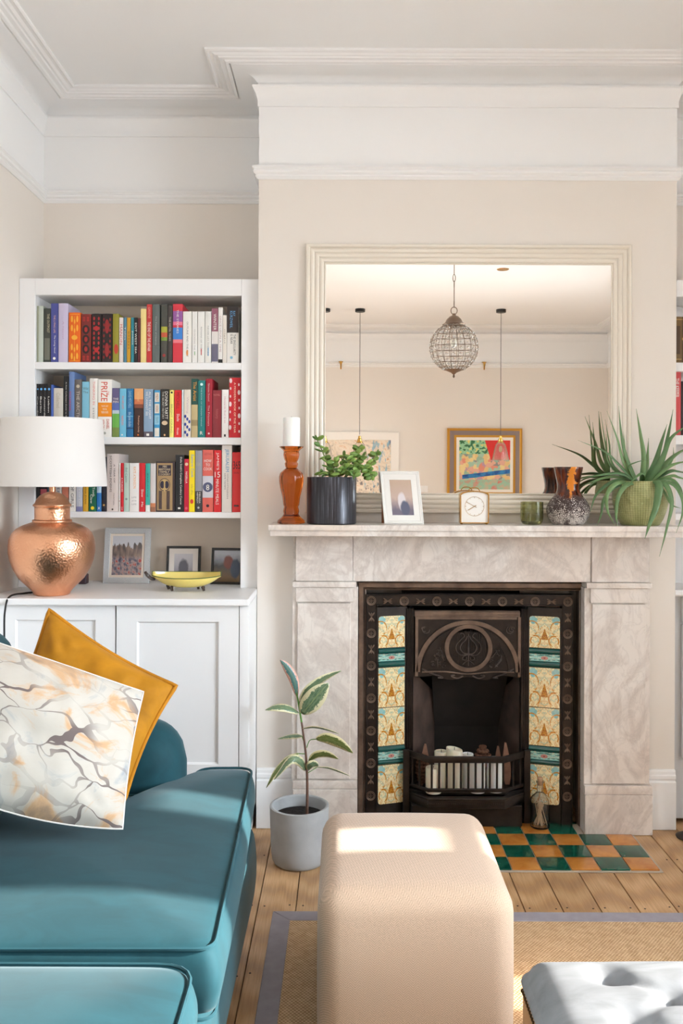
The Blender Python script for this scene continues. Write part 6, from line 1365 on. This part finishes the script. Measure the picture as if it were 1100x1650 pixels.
def ztop_(x, y):
    u, v = (x - tx0) / (tx1 - tx0), (y - ty0) / (ty1 - ty0); e = min(x - tx0, tx1 - x, y - ty0, ty1 - y); rr = .05
    z = zt1 + .03 * (1 - (2 * u - 1) ** 2) * (1 - (2 * v - 1) ** 2)
    if e < rr: z -= rr * .8 * (1 - math.sqrt(max(0, 1 - ((rr - e) / rr) ** 2)))
    p = Vector((x, y)); 
    for b in but:
        d_ = (p - Vector(b)).length
        if d_ < .12: z -= .034 * math.exp(-(d_ / .026) ** 2)
    for a, b in creases:
        d_ = seg_d(p, a, b)
        if d_ < .04: z -= .013 * math.exp(-(d_ / .009) ** 2)
    return z
def gp(k, n, a, b):
    return a + (b - a) * k / n
for i in range(ny + 1):
    y = gp(i, ny, ty0, ty1); rows.append([(gp(j, nx, tx0, tx1), y, ztop_(gp(j, nx, tx0, tx1), y)) for j in range(nx + 1)])
m = MB(); m.rows(rows)
per = [rows[0][j] for j in range(nx + 1)] + [rows[i][nx] for i in range(1, ny + 1)] + [rows[ny][j] for j in range(nx - 1, -1, -1)] + [rows[i][0] for i in range(ny - 1, 0, -1)]
cc = Vector(((tx0 + tx1) / 2, (ty0 + ty1) / 2)); rr_ = []
for t in range(6):
    q = t / 5; rr_.append([(p[0] + (1 if p[0] > cc.x else -1) * .010 * math.sin(math.pi * q) * (1 if abs(p[0] - tx0) < .001 or abs(p[0] - tx1) < .001 else 0), p[1] + (1 if p[1] > cc.y else -1) * .010 * math.sin(math.pi * q) * (1 if abs(p[1] - ty0) < .001 or abs(p[1] - ty1) < .001 else 0), p[2] + (zt0 - p[2]) * q) for p in per])
m.rows(rr_, False, True)
tc_ = part('tufted_cushion', m, M_stool, st, smooth=60, sub=1)
for b in but[:]:
    part('button', MB().ball((b[0], b[1], ztop_(b[0], b[1]) + .001), (.010, .010, .005), 10, 6), M_stool, tc_)
m = MB(); fx0, fx1, fy0, fy1 = tx0 - .004, tx1 + .004, ty0 - .004, ty1 + .004
for (a, b, c, d_) in ((fx0, fx0 + .03, fy0, fy1), (fx1 - .03, fx1, fy0, fy1), (fx0 + .03, fx1 - .03, fy0, fy0 + .03), (fx0 + .03, fx1 - .03, fy1 - .03, fy1)): part('rail', MB().box(a, b, c, d_, .225, zt0 - .0005), M_oak, st, bevel=.003)
m = MB(); sp_ = .011
k_ = int((fy1 - fy0) / sp_)
for i in range(k_ + 1):
    m.ball((fx0 - .0005, fy0 + i * sp_, zt0 - .006), (.003, .0045, .0045), 6, 4)
k_ = int((fx1 - fx0) / sp_)
for i in range(k_ + 1): m.ball((fx0 + i * sp_, fy1 + .0005, zt0 - .006), (.0045, .003, .0045), 6, 4)
part('nailhead_trim', m, M_nailstud, st, kind='stuff')
for (x, y) in ((fx0 + .035, fy0 + .035), (fx1 - .035, fy0 + .035), (fx0 + .035, fy1 - .035), (fx1 - .035, fy1 - .035)):
    part('leg', MB().lathe([(.014, .0118), (.016, .03), (.022, .08), (.020, .15), (.027, .20), (.027, .226)], x, y, 20), M_oak, st)
# ================================================================== WHAT THE MIRROR SHOWS: rear of the room
YMr = 3.402
def RP(x, y, Yr):                                   # mirror pixel -> point in the room at depth Yr
    D = 2 * YMr - Yr; p = P(x, y, D); return Vector((p.x, Yr, p.z))
# globe chandelier
Yg = .70; c = RP(731, 560, Yg); rg_ = (RP(770, 560, Yg).x - RP(692, 560, Yg).x) / 2
gl = thing('globe_pendant', 'round beaded crystal globe pendant on a bronze chain, seen in the mirror', 'pendant light', (c.x, c.y, ZC))
M_bronze = mat('aged bronze', (112, 92, 76), .42, .7)
m = MB(); NM, NP = 20, 11
def gpt(a, ph, k=1): return (c.x + rg_ * k * math.cos(ph) * math.cos(a), c.y + rg_ * k * math.cos(ph) * math.sin(a), c.z + rg_ * k * math.sin(ph))
for i in range(NM): m.tube([gpt(math.tau * i / NM, R(-78 + 156 * j / 12)) for j in range(13)], .0018, 4)
for j in range(NP): ph = R(-70 + 140 * j / (NP - 1)); m.tube([gpt(math.tau * i / 28, ph) for i in range(28)], .0018, 4, True)
part('wire_cage', m, M_bronze, gl)
m = MB()
for j in range(NP - 1):
    ph = R(-63 + 140 * j / (NP - 1))
    for i in range(NM): m.ball(gpt(math.tau * (i + .5) / NM, ph, .985), (.0085, .0085, .0085), 6, 4)
part('crystal_beads', m, mat('crystal bead', (236, 234, 230), .06, 0, trans=.85), gl, kind='stuff')
part('cap', MB().lathe([(rg_ * .46, c.z + rg_ * .90), (rg_ * .48, c.z + rg_ * .95), (rg_ * .42, c.z + rg_ * 1.0), (rg_ * .36, c.z + rg_ * 1.04), (rg_ * .30, c.z + rg_ * 1.16), (rg_ * .18, c.z + rg_ * 1.28), (rg_ * .08, c.z + rg_ * 1.32), (rg_ * .06, c.z + rg_ * 1.4)], c.x, c.y, 28), M_bronze, gl)
part('finial', MB().lathe([(.002, c.z - rg_ * 1.26), (rg_ * .05, c.z - rg_ * 1.20), (rg_ * .03, c.z - rg_ * 1.12), (rg_ * .12, c.z - rg_ * 1.04), (rg_ * .34, c.z - rg_ * .95), (rg_ * .38, c.z - rg_ * .90)], c.x, c.y, 20), M_bronze, gl)
ch = MB(); z = c.z + rg_ * 1.4
ch.tube([(c.x + .022 * math.cos(a), c.y, z + .02 + .026 * math.sin(a)) for a in [math.tau * q / 12 for q in range(12)]], .003, 5, True); z += .045
k_ = 0
while z < ZC - .06:
    if k_ % 3 == 1: ch.tube([(c.x, c.y, z), (c.x, c.y, z + .09)], .0028, 5); z += .09
    else:
        ch.tube([(c.x + (.009 * math.cos(a) if k_ % 2 else 0), c.y + (0 if k_ % 2 else .009 * math.cos(a)), z + .022 + .026 * math.sin(a)) for a in [math.tau * q / 12 for q in range(12)]], .0024, 5, True); z += .044
    k_ += 1
part('chain', ch, M_bronze, gl); part('bulb', MB().ball((c.x, c.y, c.z + rg_ * .2), (.022, .022, .035), 12, 8), mat('frosted bulb', (235, 230, 215), .4), gl)
part('ceiling_rose', MB().lathe([(.012, ZC - .06), (.03, ZC - .045), (.05, ZC - .015), (.055, ZC - .0005)], c.x, c.y, 24), M_bronze, gl)
m_glass_soft = m_glass('ribbed lampshade glass', (246, 244, 240), .12)
# three cord pendants over the table at the far end
Yk2 = -1.45
for (px_, lab) in ((580, 'left'), (807, 'right'), (524, 'far left')):
    a = RP(px_, 500, Yk2); zs_ = RP(px_, 741, Yk2).z
    pd = thing('pendant_lamp', {'left': 'small clear glass pendant with brass cap before the pale print, in the mirror', 'right': 'small clear glass pendant before the red painting, in the mirror', 'far left': 'cord pendant at the left edge of the mirror, only its ceiling rose showing'}[lab], 'pendant light', (a.x, Yk2, ZC), 'cord pendants at the far end of the room')
    part('ceiling_rose', MB().lathe([(.044, ZC - .028), (.046, ZC - .026), (.046, ZC - .0005)], a.x, Yk2, 28), M_black, pd)
    part('cord', MB().tube([(a.x, Yk2, ZC - .027), (a.x, Yk2, zs_ + .235)], .0028, 6), mat('grey cord', (96, 92, 88), .7), pd)
    part('lamp_cap', MB().lathe([(.006, zs_ + .225), (.013, zs_ + .220), (.014, zs_ + .20), (.021, zs_ + .195), (.022, zs_ + .175), (.030, zs_ + .165), (.030, zs_ + .158)], a.x, Yk2, 20), M_brass, pd)
    pr_ = [(.028, zs_ + .165), (.045, zs_ + .14), (.058, zs_ + .09), (.068, zs_ + .04), (.078, zs_), (.0765, zs_), (.0665, zs_ + .04), (.0565, zs_ + .09), (.0435, zs_ + .139), (.0265, zs_ + .163)]
    part('lamp_shade', MB().lathe(pr_, a.x, Yk2, 36, cap=False, rfun=lambda q, z: 1 + .05 * math.cos(9 * q)), m_glass_soft, pd, smooth=60)
    part('bulb', MB().ball((a.x, Yk2, zs_ + .10), (.018, .018, .032), 12, 8), mat('amber filament bulb', (240, 205, 160), .2, 0, trans=.7), pd)
# recessed spotlight
a = RP(810, 433, .15)
part('spotlight', MB().lathe([(.026, ZC - .003), (.042, ZC - .004), (.046, ZC - .0005), (.02, ZC - .0005)], a.x, .15, 28), M_brass, origin=(a.x, .15, ZC), label='small brass recessed ceiling spotlight seen in the mirror', cat='spotlight')
# picture rail hooks
for i, (px_, py_) in enumerate(((549, 591), (780, 590))):
    a = RP(px_, py_, YF + .03)
    m = MB(); m.tube(cat_spline([(a.x, YF + .012, ZR + .050), (a.x, YF + .034, ZR + .046), (a.x, YF + .036, ZR + .01), (a.x, YF + .022, ZR - .03)], 10), [.028, .028, .026, .022, .018, .014, .011, .009, .008, .008, .007], 6, flat=.2, up=(0, 1, 0))
    part('picture_rail_hook', m, M_brass, origin=(a.x, YF + .03, ZR), label='brass picture rail hook above the %s, in the mirror' % ('pale print' if i == 0 else 'red sail painting'), cat='hook')
# painting with gilt frame
def m_painting():
    t = NT('bright harbour painting'); uvn = t.n('UVMap'); v = uvn.outputs[0]; sx = t.n('SeparateXYZ', {0: v}); u, w_ = t.math('SUBTRACT', 1.0, sx.outputs[0]), sx.outputs[1]
    n = t.noise(v, 7, 3, .6, 1.6); vo = t.n('TexVoronoi', {'Vector': t.mix(.12, v, n.outputs['Color']), 'Scale': 13.0})
    sel = t.n('SeparateColor', {0: vo.outputs['Color']}).outputs[0]
    c = t.ramp(sel, [(0, lin((235, 90, 70))), (.16, lin((240, 190, 100))), (.3, lin((120, 195, 175))), (.45, lin((235, 150, 130))), (.6, lin((245, 215, 130))), (.72, lin((90, 170, 150))), (.84, lin((180, 110, 160))), (.93, lin((60, 90, 110)))], 'CONSTANT')
    pale = t.mix(.35, c, lin((225, 210, 180)))
    bx_ = lambda lo, hi, s: t.math('MULTIPLY', t.math('GREATER_THAN', s, lo), t.math('LESS_THAN', s, hi))
    tp = t.math('GREATER_THAN', w_, .72); c2 = t.mix(tp, pale, t.ramp(t.noise(v, 14, 3).outputs[0], [(.35, lin((50, 110, 70))), (.45, lin((150, 205, 160))), (.6, lin((240, 215, 120)))], 'CONSTANT'))
    lo = t.math('LESS_THAN', w_, .2); c3 = t.mix(lo, c2, t.ramp(t.noise(v, 5, 3).outputs[0], [(.35, lin((215, 170, 140))), (.5, lin((150, 200, 170))), (.62, lin((225, 120, 110)))], 'LINEAR'))
    red = t.math('MULTIPLY', t.math('GREATER_THAN', t.math('ADD', u, t.math('MULTIPLY', w_, .30)), .80), t.math('GREATER_THAN', w_, .60)); c4 = t.mix(red, c3, lin((222, 40, 30)))
    bt = t.math('MULTIPLY_ADD', u, .13, .20); blue = bx_(.0, .085, t.math('SUBTRACT', w_, bt)); blue = t.math('MULTIPLY', blue, t.math('GREATER_THAN', u, .06)); c5 = t.mix(blue, c4, t.ramp(t.noise(v, 9, 2).outputs[0], [(.4, lin((20, 80, 150))), (.6, lin((40, 130, 190)))]))
    t.p(col=c5, rough=.5); return t.m
Yr = YF + .001
def wallpic(x0, x1, y0, y1):
    a = RP(x0, y0, Yr + .03); b = RP(x1, y1, Yr + .03); return a.x, b.x, b.z, a.z
x0, x1, z0, z1 = wallpic(720.5, 840.5, 690, 808)
M = Matrix.Translation(((x0 + x1) / 2, YF + .0005, z0)) @ Matrix.Rotation(math.pi, 4, 'Z')
def place_pic(name, label, x0, x1, z0, z1, fr_prof, fw, mf, mm_, mw_, mp, d):
    Mx = Matrix.Translation(((x0 + x1) / 2, YF + .0005 + d, z0)) @ Matrix.Rotation(math.pi, 4, 'Z')
    return picture_frame(name, label, x1 - x0, z1 - z0, fw, Mx, mf, mm_, mw_, mp, cat='painting', depth=d, fprof=fr_prof)
M_taupe = mat('taupe frame slip', (142, 126, 122), .6)
# outer gilt, taupe slip, inner gilt: built as three nested mouldings
d_ = .04; pt = place_pic('painting', 'square harbour painting with a red sail in a gilt frame, in the mirror', x0, x1, z0, z1, [(0, d_), (0, .002), (.004, 0), (.020, 0), (.026, .004), (.026, d_)], .095, M_gold, mat('white liner', (240, 234, 224), .6), .03, m_painting(), d_)
Mx = Matrix.Translation(((x0 + x1) / 2, YF + .0005 + d_, z0)) @ Matrix.Rotation(math.pi, 4, 'Z')
W_p, H_p = x1 - x0, z1 - z0
part('frame_slip', MB().frame(-W_p / 2 + .0255, W_p / 2 - .0255, .0255, H_p - .0255, [(0, .012), (0, .0035), (.046, .006), (.046, .012)]).xf(Mx), M_taupe, pt, smooth=0)
part('inner_gilt', MB().frame(-W_p / 2 + .071, W_p / 2 - .071, .071, H_p - .071, [(0, .012), (0, .003), (.008, .001), (.020, .002), (.0245, .004), (.0245, .012)]).xf(Mx), M_gold, pt, smooth=20)
def m_print():
    t = NT('pale street scene print'); v = t.n('UVMap').outputs[0]; sx = t.n('SeparateXYZ', {0: v}); n = t.noise(v, 6, 5, .7, 1.5)
    c = t.ramp(n.outputs[0], [(.3, lin((90, 110, 140))), (.42, lin((225, 205, 180))), (.55, lin((240, 225, 205))), (.66, lin((226, 180, 140))), (.78, lin((90, 80, 90)))])
    n2 = t.noise(t.co('UV', (2, 1, 1)), 11, 4, .7); dk = t.math('MULTIPLY', t.math('GREATER_THAN', n2.outputs[0], .58), t.math('LESS_THAN', sx.outputs[1], .5)); c = t.mix(t.math('MULTIPLY', dk, .7), c, lin((70, 72, 96)))
    bl = t.math('MULTIPLY', t.math('GREATER_THAN', t.noise(t.co('UV', (8, 2, 1)), 3, 2).outputs[0], .58), t.math('LESS_THAN', sx.outputs[0], .35)); c = t.mix(t.math('MULTIPLY', bl, .6), c, lin((80, 170, 205)))
    t.p(col=c, rough=.5); return t.m
x0, x1, z0, z1 = wallpic(494, 642, 695.5, 822)
place_pic('painting', 'pale abstract print in a wide white frame, behind the jade plant in the mirror', x0, x1, z0, z1, [(0, .03), (0, .002), (.004, 0), (.082, 0), (.085, .004), (.085, .03)], .085, mat('white box frame', (242, 236, 228), .45), None, 0, m_print(), .03)
a = RP(682, 788, YF); sw = thing('light_switch', 'small white switch plate on the rear wall seen in the mirror', 'light switch', (a.x, YF, a.z))
part('plate', MB().box(a.x - .045, a.x + .045, YF + .0005, YF + .008, a.z - .035, a.z + .035), M_trim, sw, bevel=.002)
part('rocker', MB().box(a.x - .008, a.x + .008, YF + .0075, YF + .012, a.z - .012, a.z + .012), M_trim, sw, bevel=.001)
